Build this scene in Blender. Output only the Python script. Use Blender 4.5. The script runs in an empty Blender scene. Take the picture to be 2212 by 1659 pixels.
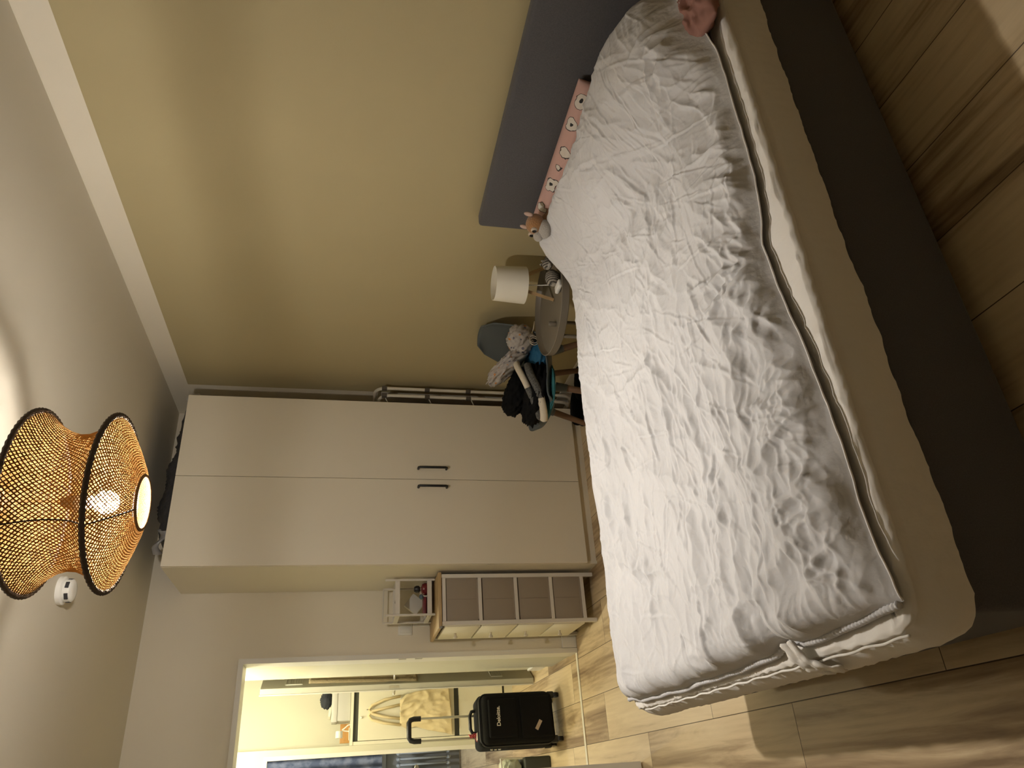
import bpy, bmesh, math, random
import numpy as np
from mathutils import Vector, Matrix, Euler
random.seed(7)
C = bpy.context.scene.collection
PI = math.pi

# ------------------------------------------------------------------ camera
CAM_Z = 1.4197
YAW, PITCH, ROLL, FOC = 0.5107, 0.2098, -0.0436, 1582.0
def cam_basis():
    cy, sy, cp, sp = math.cos(YAW), math.sin(YAW), math.cos(PITCH), math.sin(PITCH)
    f = Vector((sy*cp, cy*cp, -sp)); r = Vector((cy, -sy, 0)); d = f.cross(r)
    cr, sr = math.cos(ROLL), math.sin(ROLL)
    return cr*r + sr*d, -sr*r + cr*d, f
_r, _d, _f = cam_basis()
cd = bpy.data.cameras.new('camera'); cam = bpy.data.objects.new('camera', cd); C.objects.link(cam)
cd.sensor_width = 36.0; cd.lens = FOC/2212*36.0; cd.clip_start = 0.02
M = Matrix((( _d.x, _r.x, -_f.x, 0), (_d.y, _r.y, -_f.y, 0), (_d.z, _r.z, -_f.z, CAM_Z), (0, 0, 0, 1)))
cam.matrix_world = M
bpy.context.scene.camera = cam

# ------------------------------------------------------------------ world and exposure
w = bpy.data.worlds.new('world'); bpy.context.scene.world = w; w.use_nodes = True
w.node_tree.nodes['Background'].inputs[0].default_value = (0.10, 0.14, 0.25, 1)
w.node_tree.nodes['Background'].inputs[1].default_value = 0.05
sc = bpy.context.scene
sc.view_settings.view_transform = 'Standard'; sc.view_settings.look = 'None'
sc.view_settings.exposure = 0.0; sc.view_settings.gamma = 1.0; sc.view_settings.use_curve_mapping = False
sc.cycles.max_bounces = 10; sc.cycles.diffuse_bounces = 6; sc.cycles.transmission_bounces = 8
sc.cycles.transparent_max_bounces = 12
sc.cycles.sample_clamp_indirect = 6.0; sc.cycles.caustics_reflective = False; sc.cycles.caustics_refractive = False
LAMP = Vector((0.77, 2.16, 2.10))     # bulb of the woven pendant
BULB_L = 2480.0
HALL = Vector((0.42, 5.25, 2.50))     # ceiling lamp of the hallway
HALL_L = 880.0
HALL2 = Vector((0.30, 6.02, 2.46))    # second hallway lamp
HALL2_L = 560.0

# ------------------------------------------------------------------ numpy noise
_rng = np.random.RandomState(11)
_perm = _rng.permutation(512); _gr = _rng.rand(512)*2*PI
def pn(x, y, seed=0):
    x = np.asarray(x, float); y = np.asarray(y, float)
    xi = np.floor(x).astype(int); yi = np.floor(y).astype(int); xf = x-xi; yf = y-yi
    def g(ix, iy, dx, dy):
        h = _perm[(_perm[(ix+seed*37) & 511] + iy + seed*11) & 511]
        a = _gr[h]; return np.cos(a)*dx+np.sin(a)*dy
    u = xf*xf*xf*(xf*(xf*6-15)+10); v = yf*yf*yf*(yf*(yf*6-15)+10)
    a = g(xi, yi, xf, yf); b = g(xi+1, yi, xf-1, yf); c = g(xi, yi+1, xf, yf-1); d = g(xi+1, yi+1, xf-1, yf-1)
    return (a*(1-u)+b*u)*(1-v)+(c*(1-u)+d*u)*v
def ridge(x, y, seed=0, p=2.0):
    return np.clip(1-np.abs(pn(x, y, seed))*2.2, 0, 1)**p
def sstep(a, b, x):
    t = np.clip((np.asarray(x, float)-a)/(b-a), 0, 1); return t*t*(3-2*t)

# ------------------------------------------------------------------ materials
MATS = {}
def mat(name, col=(.8, .8, .8), rough=.6, metal=0.0, bump=None, var=None, spec=.4, sheen=0.0, coat=0.0,
        alpha=1.0, trans=0.0, emit=None, thru=0.0, weave=None):
    """bump=(scale,strength,dist), var=(scale,amount,stretch xyz)"""
    if name in MATS: return MATS[name]
    m = bpy.data.materials.new(name); m.use_nodes = True; MATS[name] = m
    nt = m.node_tree; N = nt.nodes; L = nt.links; b = N['Principled BSDF']
    b.inputs['Base Color'].default_value = (*col, 1); b.inputs['Roughness'].default_value = rough
    b.inputs['Metallic'].default_value = metal; b.inputs['Specular IOR Level'].default_value = spec
    b.inputs['Sheen Weight'].default_value = sheen; b.inputs['Coat Weight'].default_value = coat
    b.inputs['Alpha'].default_value = alpha; b.inputs['Transmission Weight'].default_value = trans
    if emit:
        b.inputs['Emission Color'].default_value = (*emit[0], 1); b.inputs['Emission Strength'].default_value = emit[1]
    tc = N.new('ShaderNodeTexCoord')
    if var:
        mp = N.new('ShaderNodeMapping'); L.new(tc.outputs['Object'], mp.inputs[0])
        mp.inputs['Scale'].default_value = var[2] if len(var) > 2 else (1, 1, 1)
        n = N.new('ShaderNodeTexNoise'); n.inputs['Scale'].default_value = var[0]; n.inputs['Detail'].default_value = 6
        L.new(mp.outputs[0], n.inputs[0])
        cr = N.new('ShaderNodeMapRange'); cr.inputs[1].default_value = .3; cr.inputs[2].default_value = .7
        cr.inputs[3].default_value = 1-var[1]; cr.inputs[4].default_value = 1+var[1]
        L.new(n.outputs[0], cr.inputs[0])
        mx = N.new('ShaderNodeVectorMath'); mx.operation = 'SCALE'; mx.inputs[0].default_value = col
        L.new(cr.outputs[0], mx.inputs['Scale']); L.new(mx.outputs[0], b.inputs['Base Color'])
    if bump:
        n = N.new('ShaderNodeTexNoise'); n.inputs['Scale'].default_value = bump[0]; n.inputs['Detail'].default_value = 5
        L.new(tc.outputs['Object'], n.inputs[0])
        bp = N.new('ShaderNodeBump'); bp.inputs['Strength'].default_value = bump[1]; bp.inputs['Distance'].default_value = bump[2]
        L.new(n.outputs[0], bp.inputs['Height']); L.new(bp.outputs[0], b.inputs['Normal'])
    if weave:
        s, st = weave
        hs = []
        for ax in ('X', 'Y', 'Z'):
            wv = N.new('ShaderNodeTexWave'); wv.bands_direction = ax; wv.inputs['Scale'].default_value = s
            wv.inputs['Distortion'].default_value = .6; L.new(tc.outputs['Object'], wv.inputs[0]); hs.append(wv)
        a = N.new('ShaderNodeMath'); a.operation = 'ADD'; L.new(hs[0].outputs['Fac'], a.inputs[0]); L.new(hs[1].outputs['Fac'], a.inputs[1])
        a2 = N.new('ShaderNodeMath'); a2.operation = 'ADD'; L.new(a.outputs[0], a2.inputs[0]); L.new(hs[2].outputs['Fac'], a2.inputs[1])
        bp = N.new('ShaderNodeBump'); bp.inputs['Strength'].default_value = st; bp.inputs['Distance'].default_value = .001
        L.new(a2.outputs[0], bp.inputs['Height']); L.new(bp.outputs[0], b.inputs['Normal'])
    if thru > 0:
        t = N.new('ShaderNodeBsdfTranslucent'); t.inputs[0].default_value = (*col, 1)
        ms = N.new('ShaderNodeMixShader'); ms.inputs[0].default_value = thru
        L.new(b.outputs[0], ms.inputs[1]); L.new(t.outputs[0], ms.inputs[2]); L.new(ms.outputs[0], N['Material Output'].inputs[0])
    return m

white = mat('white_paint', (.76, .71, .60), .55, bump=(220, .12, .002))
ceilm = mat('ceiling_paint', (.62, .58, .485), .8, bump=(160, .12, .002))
gloss_white = mat('white_lacquer', (.74, .73, .69), .35)
wardm = mat('matt_white_foil', (.74, .69, .575), .45, bump=(300, .05, .001))
steel = mat('brushed_steel', (.62, .61, .58), .3, 1.0)
blackp = mat('black_plastic', (.012, .012, .013), .4)
khaki_wall = None

def wall_khaki():
    m = mat('khaki_and_white_wall_paint', (.3, .23, .13), .75, bump=(160, .15, .002))
    nt = m.node_tree; N = nt.nodes; L = nt.links; b = N['Principled BSDF']
    g = N.new('ShaderNodeNewGeometry'); s = N.new('ShaderNodeSeparateXYZ'); L.new(g.outputs['Position'], s.inputs[0])
    a = N.new('ShaderNodeMath'); a.operation = 'LESS_THAN'; a.inputs[1].default_value = 2.421; L.new(s.outputs['Z'], a.inputs[0])
    c = N.new('ShaderNodeMath'); c.operation = 'LESS_THAN'; c.inputs[1].default_value = 4.213; L.new(s.outputs['Y'], c.inputs[0])
    mu = N.new('ShaderNodeMath'); mu.operation = 'MULTIPLY'; L.new(a.outputs[0], mu.inputs[0]); L.new(c.outputs[0], mu.inputs[1])
    mx = N.new('ShaderNodeMix'); mx.data_type = 'RGBA'; L.new(mu.outputs[0], mx.inputs[0])
    mx.inputs[6].default_value = (.76, .71, .60, 1); mx.inputs[7].default_value = (.44, .375, .215, 1)
    L.new(mx.outputs[2], b.inputs['Base Color'])
    return m

def floor_mat():
    m = mat('oak_laminate', (.3, .2, .1), .5, spec=.35)
    nt = m.node_tree; N = nt.nodes; L = nt.links; b = N['Principled BSDF']
    def math_(op, a, bb=None, clamp=False):
        n = N.new('ShaderNodeMath'); n.operation = op; n.use_clamp = clamp
        for i, v in enumerate((a, bb)):
            if v is None: continue
            if isinstance(v, (int, float)): n.inputs[i].default_value = v
            else: L.new(v, n.inputs[i])
        return n.outputs[0]
    g = N.new('ShaderNodeNewGeometry'); s = N.new('ShaderNodeSeparateXYZ'); L.new(g.outputs['Position'], s.inputs[0])
    X, Y = s.outputs['X'], s.outputs['Y']
    rx = math_('DIVIDE', math_('SUBTRACT', X, .172), .24)
    row = math_('FLOOR', rx); fx = math_('FRACT', rx)
    off = math_('ADD', math_('MULTIPLY', row, .58), 2.91)
    ry = math_('DIVIDE', math_('SUBTRACT', Y, off), 1.285)
    brd = math_('FLOOR', ry); fy = math_('FRACT', ry)
    # seams
    ex = math_('MINIMUM', fx, math_('SUBTRACT', 1.0, fx)); ex = math_('MULTIPLY', ex, .24)
    ey = math_('MINIMUM', fy, math_('SUBTRACT', 1.0, fy)); ey = math_('MULTIPLY', ey, 1.285)
    e = math_('MINIMUM', ex, ey)
    seam = N.new('ShaderNodeMapRange'); seam.inputs[1].default_value = .0006; seam.inputs[2].default_value = .0020; L.new(e, seam.inputs[0])
    # random per board
    cv = N.new('ShaderNodeCombineXYZ'); L.new(row, cv.inputs[0]); L.new(brd, cv.inputs[1])
    wn = N.new('ShaderNodeTexWhiteNoise'); wn.noise_dimensions = '3D'; L.new(cv.outputs[0], wn.inputs[0])
    # grain coordinates
    gx = math_('ADD', math_('MULTIPLY', X, 14.0), math_('MULTIPLY', wn.outputs[0], 37.0))
    gy = math_('ADD', math_('MULTIPLY', Y, 1.3), math_('MULTIPLY', wn.outputs[0], 91.0))
    gv = N.new('ShaderNodeCombineXYZ'); L.new(gx, gv.inputs[0]); L.new(gy, gv.inputs[1])
    n1 = N.new('ShaderNodeTexNoise'); n1.inputs['Scale'].default_value = 1.0; n1.inputs['Detail'].default_value = 8
    n1.inputs['Roughness'].default_value = .62; n1.inputs['Distortion'].default_value = .9; L.new(gv.outputs[0], n1.inputs[0])
    wv = N.new('ShaderNodeTexWave'); wv.inputs['Scale'].default_value = .9; wv.inputs['Distortion'].default_value = 9.0
    wv.inputs['Detail'].default_value = 4; wv.inputs['Detail Scale'].default_value = .7; L.new(gv.outputs[0], wv.inputs[0])
    n2 = N.new('ShaderNodeTexNoise'); n2.inputs['Scale'].default_value = .28; n2.inputs['Detail'].default_value = 3; L.new(gv.outputs[0], n2.inputs[0])
    gsum = math_('ADD', math_('MULTIPLY', n1.outputs[0], .80), math_('MULTIPLY', wv.outputs['Fac'], .05))
    gsum = math_('ADD', gsum, math_('MULTIPLY', math_('SUBTRACT', n2.outputs[0], .5), 1.1))
    gsum = math_('ADD', gsum, math_('MULTIPLY', math_('SUBTRACT', wn.outputs[0], .5), .22))
    cr = N.new('ShaderNodeValToRGB'); L.new(gsum, cr.inputs[0]); el = cr.color_ramp.elements
    el[0].position = .10; el[0].color = (.18, .115, .058, 1); el[1].position = .72; el[1].color = (.74, .61, .40, 1)
    e2 = el.new(.27); e2.color = (.39, .285, .165, 1); e3 = el.new(.42); e3.color = (.60, .475, .295, 1)
    ml = N.new('ShaderNodeMix'); ml.data_type = 'RGBA'; ml.inputs[6].default_value = (.05, .03, .015, 1)
    L.new(seam.outputs[0], ml.inputs[0]); L.new(cr.outputs[0], ml.inputs[7]); L.new(ml.outputs[2], b.inputs['Base Color'])
    # fine pores bump
    pv = N.new('ShaderNodeCombineXYZ'); L.new(math_('MULTIPLY', gx, 7.0), pv.inputs[0]); L.new(math_('MULTIPLY', gy, 6.0), pv.inputs[1])
    n3 = N.new('ShaderNodeTexNoise'); n3.inputs['Scale'].default_value = 1; n3.inputs['Detail'].default_value = 4; L.new(pv.outputs[0], n3.inputs[0])
    h = math_('ADD', math_('MULTIPLY', n3.outputs[0], .6), math_('MULTIPLY', n1.outputs[0], .8)); h = math_('ADD', h, math_('MULTIPLY', seam.outputs[0], 1.5))
    bp = N.new('ShaderNodeBump'); bp.inputs['Strength'].default_value = .55; bp.inputs['Distance'].default_value = .0015
    L.new(h, bp.inputs['Height']); L.new(bp.outputs[0], b.inputs['Normal'])
    return m

# ------------------------------------------------------------------ mesh builder
class MB:
    def __init__(self, o=(0, 0, 0)):
        self.v = []; self.f = []; self.o = Vector(o)
    def add(self, vs, fs):
        k = len(self.v); self.v.extend([tuple(v) for v in vs]); self.f.extend([tuple(i+k for i in f) for f in fs]); return self
    def bm(self, b):
        b.verts.ensure_lookup_table(); b.verts.index_update()
        self.add([v.co[:] for v in b.verts], [[v.index for v in f.verts] for f in b.faces]); b.free(); return self
    def box(self, lo, hi, bev=0.0, seg=2, rot=None, piv=None):
        b = bmesh.new(); bmesh.ops.create_cube(b, size=1)
        lo = Vector(lo); hi = Vector(hi); c = (lo+hi)/2; s = hi-lo
        for v in b.verts: v.co = Vector((v.co.x*s.x, v.co.y*s.y, v.co.z*s.z))
        if bev > 0: bmesh.ops.bevel(b, geom=b.edges[:], offset=min(bev, .49*min(s)), segments=seg, profile=.5, affect='EDGES')
        R = Euler(rot).to_matrix() if rot else Matrix.Identity(3)
        for v in b.verts: v.co = R @ v.co + c
        return self.bm(b)
    def tube(self, pts, r, n=10, closed=False, caps=True):
        pts = [Vector(p) for p in pts]; m = len(pts); rr = r if hasattr(r, '__len__') else [r]*m
        vs = []; up = None
        for i, p in enumerate(pts):
            a = pts[(i-1) % m] if (closed or i > 0) else pts[0]; c = pts[(i+1) % m] if (closed or i < m-1) else pts[-1]
            t = (c-a).normalized()
            if up is None:
                up = Vector((0, 0, 1)) if abs(t.z) < .9 else Vector((1, 0, 0))
            x = up-t*up.dot(t)
            if x.length < 1e-6: x = t.orthogonal()
            x.normalize(); up = x; y = t.cross(x)
            for k in range(n):
                an = 2*PI*k/n; vs.append(p+(x*math.cos(an)+y*math.sin(an))*rr[i])
        fs = []
        for i in range(m if closed else m-1):
            j = (i+1) % m
            for k in range(n): fs.append((i*n+k, i*n+(k+1) % n, j*n+(k+1) % n, j*n+k))
        if not closed and caps: fs.append(tuple(range(n))[::-1]); fs.append(tuple((m-1)*n+k for k in range(n)))
        return self.add(vs, fs)
    def lathe(self, prof, c=(0, 0, 0), n=48, closed=False):
        vs = []; fs = []; m = len(prof)
        for (r, z) in prof:
            for k in range(n):
                a = 2*PI*k/n; vs.append((c[0]+r*math.cos(a), c[1]+r*math.sin(a), c[2]+z))
        for i in range(m if closed else m-1):
            j = (i+1) % m
            for k in range(n): fs.append((i*n+k, i*n+(k+1) % n, j*n+(k+1) % n, j*n+k))
        if not closed:
            fs.append(tuple(range(n))[::-1]); fs.append(tuple((m-1)*n+k for k in range(n)))
        return self.add(vs, fs)
    def blob(self, c, s, n=24, m=16, p=2.0, noise=0.0, nf=8.0, seed=0, rot=None, flat=None):
        """superellipsoid with noise"""
        vs = []; fs = []
        R = Euler(rot).to_matrix() if rot else Matrix.Identity(3)
        def sp(v, e): return math.copysign(abs(v)**e, v)
        e = 2.0/p
        for i in range(m+1):
            ph = -PI/2+PI*i/m
            for k in range(n):
                th = 2*PI*k/n
                q = Vector((sp(math.cos(ph), e)*sp(math.cos(th), e), sp(math.cos(ph), e)*sp(math.sin(th), e), sp(math.sin(ph), e)))
                if noise:
                    d = float(pn(q.x*nf+q.z*3.1+seed*7, q.y*nf-q.z*nf*.8, seed))*.7+float(ridge(q.x*nf*1.7+q.z*2, q.y*nf*1.3+q.z*nf*1.1, seed+3, 3))*.5
                    q = q*(1+noise*d)
                v = R @ Vector((q.x*s[0], q.y*s[1], q.z*s[2])) + Vector(c)
                if flat is not None and v.z < flat: v.z = flat+(v.z-flat)*.05
                vs.append(v)
        for i in range(m):
            for k in range(n): fs.append((i*n+k, i*n+(k+1) % n, (i+1)*n+(k+1) % n, (i+1)*n+k))
        return self.add(vs, fs)
    def grid(self, P, wrapu=False):
        """P: array (nu,nv,3)"""
        P = np.asarray(P); nu, nv = P.shape[:2]; k = len(self.v)
        self.v.extend(map(tuple, P.reshape(-1, 3).tolist()))
        for i in range(nu if wrapu else nu-1):
            j = (i+1) % nu
            a = k+i*nv; b = k+j*nv
            self.f.extend([(a+q, b+q, b+q+1, a+q+1) for q in range(nv-1)])
        return self
    def build(self, name, m, parent=None, smooth=True, angle=40, weld=False):
        me = bpy.data.meshes.new(name)
        o = self.o
        me.from_pydata([(v[0]-o[0], v[1]-o[1], v[2]-o[2]) for v in self.v], [], self.f)
        me.validate()
        if weld:
            b = bmesh.new(); b.from_mesh(me); bmesh.ops.remove_doubles(b, verts=b.verts, dist=1e-5); bmesh.ops.recalc_face_normals(b, faces=b.faces); b.to_mesh(me); b.free()
        me.materials.append(m)
        if smooth:
            me.polygons.foreach_set('use_smooth', [True]*len(me.polygons))
            if angle < 180: me.set_sharp_from_angle(angle=math.radians(angle))
        ob = bpy.data.objects.new(name, me); C.objects.link(ob)
        if parent: ob.parent = parent
        else: ob.location = o
        return ob

def thing(name, label, cat, loc=(0, 0, 0), rz=0, group=None):
    o = bpy.data.objects.new(name, None); C.objects.link(o); o.empty_display_size = .05
    o.location = loc; o.rotation_euler = (0, 0, rz); o['label'] = label; o['category'] = cat
    if group: o['group'] = group
    return o
def tag(o, label, cat, group=None):
    o['label'] = label; o['category'] = cat
    if group: o['group'] = group
    return o
def struct(name, mb, m, **k):
    o = mb.build(name, m, None, **k); o['kind'] = 'structure'; return o

# ================================================================== SETTING
XW, ZC, YB = 2.26, 2.54, 4.622
XL, YN = -1.9, -1.7
fl = MB(); fl.box((XL-.1, YN-.1, -.08), (XW+.1, 10.2, 0)); struct('floor', fl, floor_mat(), smooth=False)
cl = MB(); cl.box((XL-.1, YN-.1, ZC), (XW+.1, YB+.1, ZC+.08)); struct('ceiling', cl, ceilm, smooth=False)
b = MB(); b.box((XW, YN-.1, 0), (XW+.1, 7.0, 2.7)); struct('wall_right', b, wall_khaki(), smooth=False)
b = MB(); b.box((XL-.1, YN-.1, 0), (XL, YB+.1, ZC)); struct('wall_left', b, white, smooth=False)
b = MB(); b.box((XL, YN-.1, 0), (XW, YN, ZC)); struct('wall_near', b, white, smooth=False)
DXR, DXL, DZ = 0.69, -0.17, 1.975       # door opening in the back wall
b = MB(); b.box((DXR+.012, YB, 0), (XW, YB+.13, ZC)); b.box((XL, YB, 0), (DXL-.012, YB+.13, ZC)); b.box((DXL-.012, YB, DZ+.012), (DXR+.012, YB+.13, ZC))
struct('wall_back', b, white, smooth=False)
# steel-type door frame round the opening
b = MB()
for x0, x1 in ((DXR, DXR+.028), (DXL-.028, DXL)):
    b.box((x0, YB-.012, 0), (x1, YB+.142, DZ+.028))
b.box((DXL, YB-.012, DZ), (DXR, YB+.142, DZ+.028))
door1 = thing('door_1', 'white bedroom door standing open, hinged at the left of the doorway', 'door', (DXL, YB, 0)); door1['kind'] = 'structure'
del door1['label']; del door1['category']
b.o = Vector((DXL, YB, 0)); b.build('door_frame', gloss_white, door1, smooth=False)
for z in (1.08, .985):
    k = MB((DXL, YB, 0)); k.box((DXR-.004, YB+.0, z-.022), (DXR+.001, YB+.022, z+.022), .001, 1); k.build('strike_plate', steel, door1, smooth=False)
# open leaf
hx, hy = DXL, YB-.01; ex, ey = .056, 3.742
dv = Vector((ex-hx, ey-hy, 0)); Lw = dv.length; ang = math.atan2(dv.y, dv.x)
def leafbox(lo, hi, bev=.002, m=MB):
    return
R3 = Matrix.Rotation(ang, 3, 'Z')
def leaf_mb(parts, kind='box'):
    q = MB()
    for lo, hi, bv in parts: q.box(lo, hi, bv, 2)
    q.v = [tuple(R3 @ Vector(v) + Vector((0, -.01, 0))) for v in q.v]; return q
leaf_mb([((.0, -.04, .008), (Lw, 0, DZ-.005), .002)]).build('door_leaf', gloss_white, door1, smooth=False)
q = MB(); q.box((Lw-.085, 0, .95), (Lw-.045, .008, 1.17), .003, 2); q.tube([(Lw-.065, .005, 1.07), (Lw-.065, .055, 1.07), (Lw-.075, .062, 1.07), (Lw-.19, .062, 1.068)], .0095, 12)
q.v = [tuple(R3 @ Vector(v) + Vector((0, -.01, 0))) for v in q.v]; q.build('door_handle', steel, door1)
# threshold strip
b = MB(); b.box((DXL, YB-.012, 0), (DXR, YB+.020, .006), .003, 2); struct('trim_1', b, mat('pale_threshold', (.78, .74, .62), .4))
# baseboards
def bb(name, lo, hi): 
    b = MB(); b.box(lo, hi, .004, 2); return struct(name, b, gloss_white, smooth=False)
bb('baseboard_right', (XW-.014, YN, 0), (XW, 4.60, .095))
bb('baseboard_back', (DXR+.03, YB-.014, 0), (XW-.014, YB, .095))
bb('baseboard_left', (XL, YN, 0), (XL+.014, YB, .095))
bb('baseboard_near', (XL+.014, YN, 0), (XW-.014, YN+.014, .095))
# ---- hallway shell
HZ = 2.56
b = MB(); b.box((XL, YB+.13, HZ), (XW, 10.2, HZ+.06)); struct('ceiling_hall', b, ceilm, smooth=False)
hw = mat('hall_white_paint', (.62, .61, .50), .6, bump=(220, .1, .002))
b = MB(); b.box((DXR+.008, YB+.142, 0), (DXR+.20, 5.25, HZ)); b.box((.735, 5.25, 0), (.90, 5.64, HZ)); struct('wall_hall_right', b, hw, smooth=False)
b = MB(); b.box((-1.3, YB+.13, 0), (-1.2, 10.0, HZ)); struct('wall_hall_left', b, hw, smooth=False)
b = MB(); b.box((.345, 6.90, 0), (XW, 7.0, HZ)); b.box((.29, 6.60, 0), (.345, 7.0, HZ)); b.box((-1.2, 6.60, 1.965), (.29, 6.64, HZ)); b.box((-1.2, 6.60, 0), (-.62, 6.72, 1.965))
struct('wall_hall_end', b, hw, smooth=False)
b = MB(); b.box((.300-.03, 6.585, 0), (.30, 6.60, 1.99)); b.box((-.62, 6.585, 1.965), (.27, 6.60, 1.99)); struct('trim_2', b, gloss_white, smooth=False)
b = MB(); b.box((.719, 5.262, 0), (.735, 5.60, .095), .004, 2); struct('baseboard_hall', b, gloss_white, smooth=False)
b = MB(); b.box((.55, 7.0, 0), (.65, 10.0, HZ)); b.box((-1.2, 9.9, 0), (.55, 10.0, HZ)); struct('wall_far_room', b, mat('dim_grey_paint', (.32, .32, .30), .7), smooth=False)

# ================================================================== PENDANT LAMP
lx, ly = LAMP.x, LAMP.y
pend = thing('pendant_lamp', 'woven rattan pendant lamp with two wide hoops, lit, hanging from the ceiling', 'lamp', (lx, ly, 2.0))
straw = mat('woven_straw', (.18, .100, .034), .9, thru=.35, spec=0.0)
dark_straw = mat('dark_hoop_wrap', (.05, .032, .018), .8, bump=(300, .8, .003))
prof = [(.038, .372), (.14, .330), (.225, .292), (.252, .275), (.240, .262), (.215, .235), (.197, .205), (.188, .175), (.190, .145), (.203, .115), (.226, .090), (.245, .076), (.222, .062), (.170, .036), (.120, .014), (.077, .000)]
def arc_profile(prof, step):
    P = [Vector((a, b_, 0)) for a, b_ in prof]; out = []; carry = 0
    segs = [(P[i], P[i+1]) for i in range(len(P)-1)]; tot = sum((q-p_).length for p_, q in segs); n = int(tot/step)
    for k in range(n+1):
        d = tot*k/n
        for p_, q in segs:
            l = (q-p_).length
            if d <= l+1e-9: out.append(tuple(p_.lerp(q, min(1, d/l)))[:2]); break
            d -= l
    return out
pr = arc_profile(prof, .0073); NC = 112; nr = len(pr)
sh = MB()
rs = random.Random(3)
def spt(i, a):
    i = max(0, min(nr-1, i)); i0 = int(math.floor(i)); i1 = min(nr-1, i0+1); t = i-i0
    r = pr[i0][0]*(1-t)+pr[i1][0]*t; z = pr[i0][1]*(1-t)+pr[i1][1]*t
    return Vector((r*math.cos(a), r*math.sin(a), z))
da = 2*PI/NC
for i in range(0, nr-1):
    for k in range(NC):
        a = (k+(i % 2)*.5)*da; i0 = float(i)
        jx = rs.uniform(-.12, .12); jy = rs.uniform(-.15, .15)
        # diamond: left, bottom, right, top
        out = [(i0, a-da*.5), (i0+1, a), (i0, a+da*.5), (i0-1, a)]
        hol = rs.uniform(.56, .74)
        inn = [(i0+jy*.3+(q-i0)*hol, a+jx*.15*da+(w_-a)*hol) for q, w_ in out]
        k0 = len(sh.v)
        for q, w_ in out: sh.v.append(tuple(spt(q, w_)))
        for q, w_ in inn:
            v = spt(q, w_); v.x *= 1.004; v.y *= 1.004; sh.v.append(tuple(v))
        for q in range(4):
            n2 = (q+1) % 4; sh.f.append((k0+q, k0+n2, k0+4+n2, k0+4+q))
so = sh.build('lamp_shade', straw, pend, smooth=False)
md = so.modifiers.new('thick', 'SOLIDIFY'); md.thickness = .0016; md.offset = 0
def hoop(r, z, rt, name, m, wob=.0022, n=160):
    q = MB(); pts = []; rr = []
    for i in range(n):
        a = 2*PI*i/n; pts.append((r*math.cos(a), r*math.sin(a), z)); rr.append(rt+(wob if i % 2 else 0))
    q.tube(pts, rr, 8, closed=True); return q.build(name, m, pend, angle=180)
hoop(.2535, .275, .0065, 'hoop', dark_straw); hoop(.2465, .076, .0065, 'hoop', dark_straw)
hoop(.076, .000, .0045, 'bottom_ring', mat('tan_hoop', (.16, .085, .03), .7), .001); hoop(.038, .372, .0045, 'top_ring', MATS['tan_hoop'], .001)
a0 = -2.15
q = MB(); q.tube([tuple(spt(i, a0)*1.0+Vector((math.cos(a0), math.sin(a0), 0))*.002) for i in range(0, nr, 2)], .0022, 6); q.build('shade_seam', dark_straw, pend)
bulbm = mat('lit_bulb', (1, .9, .75), .5, emit=((1.0, .925, .83), BULB_L))
q = MB(); q.blob((0, 0, .096), (.033, .033, .035), 24, 14); q.build('bulb', bulbm, pend, angle=180)
q = MB(); q.lathe([(.014, .128), (.019, .136), (.019, .19), (.010, .21)], n=24); q.build('socket', mat('dark_brass', (.06, .045, .025), .5), pend); mat('white_plastic', (.75, .74, .70), .35)
q = MB(); q.tube([(0, 0, .215), (0, 0, .535)], .003, 8); q.build('cord', MATS['white_plastic'], pend)
q = MB(); q.tube([(-.038, 0, .372), (.038, 0, .372)], .0018, 6); q.tube([(0, -.038, .372), (0, .038, .372)], .0018, 6); q.build('spider_frame', blackp, pend)
q = MB(); q.lathe([(.005, .50), (.045, .505), (.05, .54)], n=32); q.build('ceiling_rose', MATS['white_plastic'], pend)

# hall ceiling lamps (small flush bowls, above the door head)
hl = thing('hall_ceiling_lamp', 'small round lit lamp on the hallway ceiling, nearer the bedroom door', 'lamp', HALL[:], 0, 'hallway ceiling lamps')
q = MB(); q.lathe([(.02, HZ-HALL.z), (.075, HZ-HALL.z), (.07, .035), (.02, .034)], n=32); q.build('lamp_base', MATS['white_plastic'], hl)
q = MB(); q.blob((0, 0, 0), (.045, .045, .035), 24, 12); q.build('lamp_glass', mat('lit_hall_lamp', (1, .95, .8), .5, emit=((1.0, .91, .63), HALL_L)), hl, angle=180)
h2 = thing('hall_ceiling_lamp', 'small round lit lamp on the hallway ceiling, nearer the built-in cabinet', 'lamp', HALL2[:], 0, 'hallway ceiling lamps')
q = MB(); q.lathe([(.02, HZ-HALL2.z), (.075, HZ-HALL2.z), (.07, .035), (.02, .034)], n=32); q.build('lamp_base', MATS['white_plastic'], h2)
q = MB(); q.blob((0, 0, 0), (.045, .045, .035), 24, 12); q.build('lamp_glass', mat('lit_hall_lamp_far', (1, .95, .8), .5, emit=((1.0, .91, .63), HALL2_L)), h2, angle=180)

# smoke detector
sd = thing('smoke_detector', 'round white smoke detector on the ceiling beside the pendant lamp', 'smoke detector', (.79, 3.26, ZC))
q = MB(); q.lathe([(.001, 0), (.056, 0), (.056, -.016), (.052, -.020), (.045, -.021)], n=48); q.build('mounting_plate', MATS['white_plastic'], sd)
q = MB(); q.lathe([(.044, -.019), (.046, -.024), (.044, -.046), (.036, -.052), (.022, -.054), (.001, -.054)][::-1], n=48); q.build('cap', MATS['white_plastic'], sd)
for k in range(6):
    q = MB(); q.box((-.013, .0415, -.043), (.013, .0465, -.029), .001, 1); q.v = [tuple(Matrix.Rotation(k*PI/3+.3, 3, 'Z') @ Vector(v)) for v in q.v]
    q.build('vent_slot', mat('dark_vent', (.03, .03, .035), .6), sd)

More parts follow.
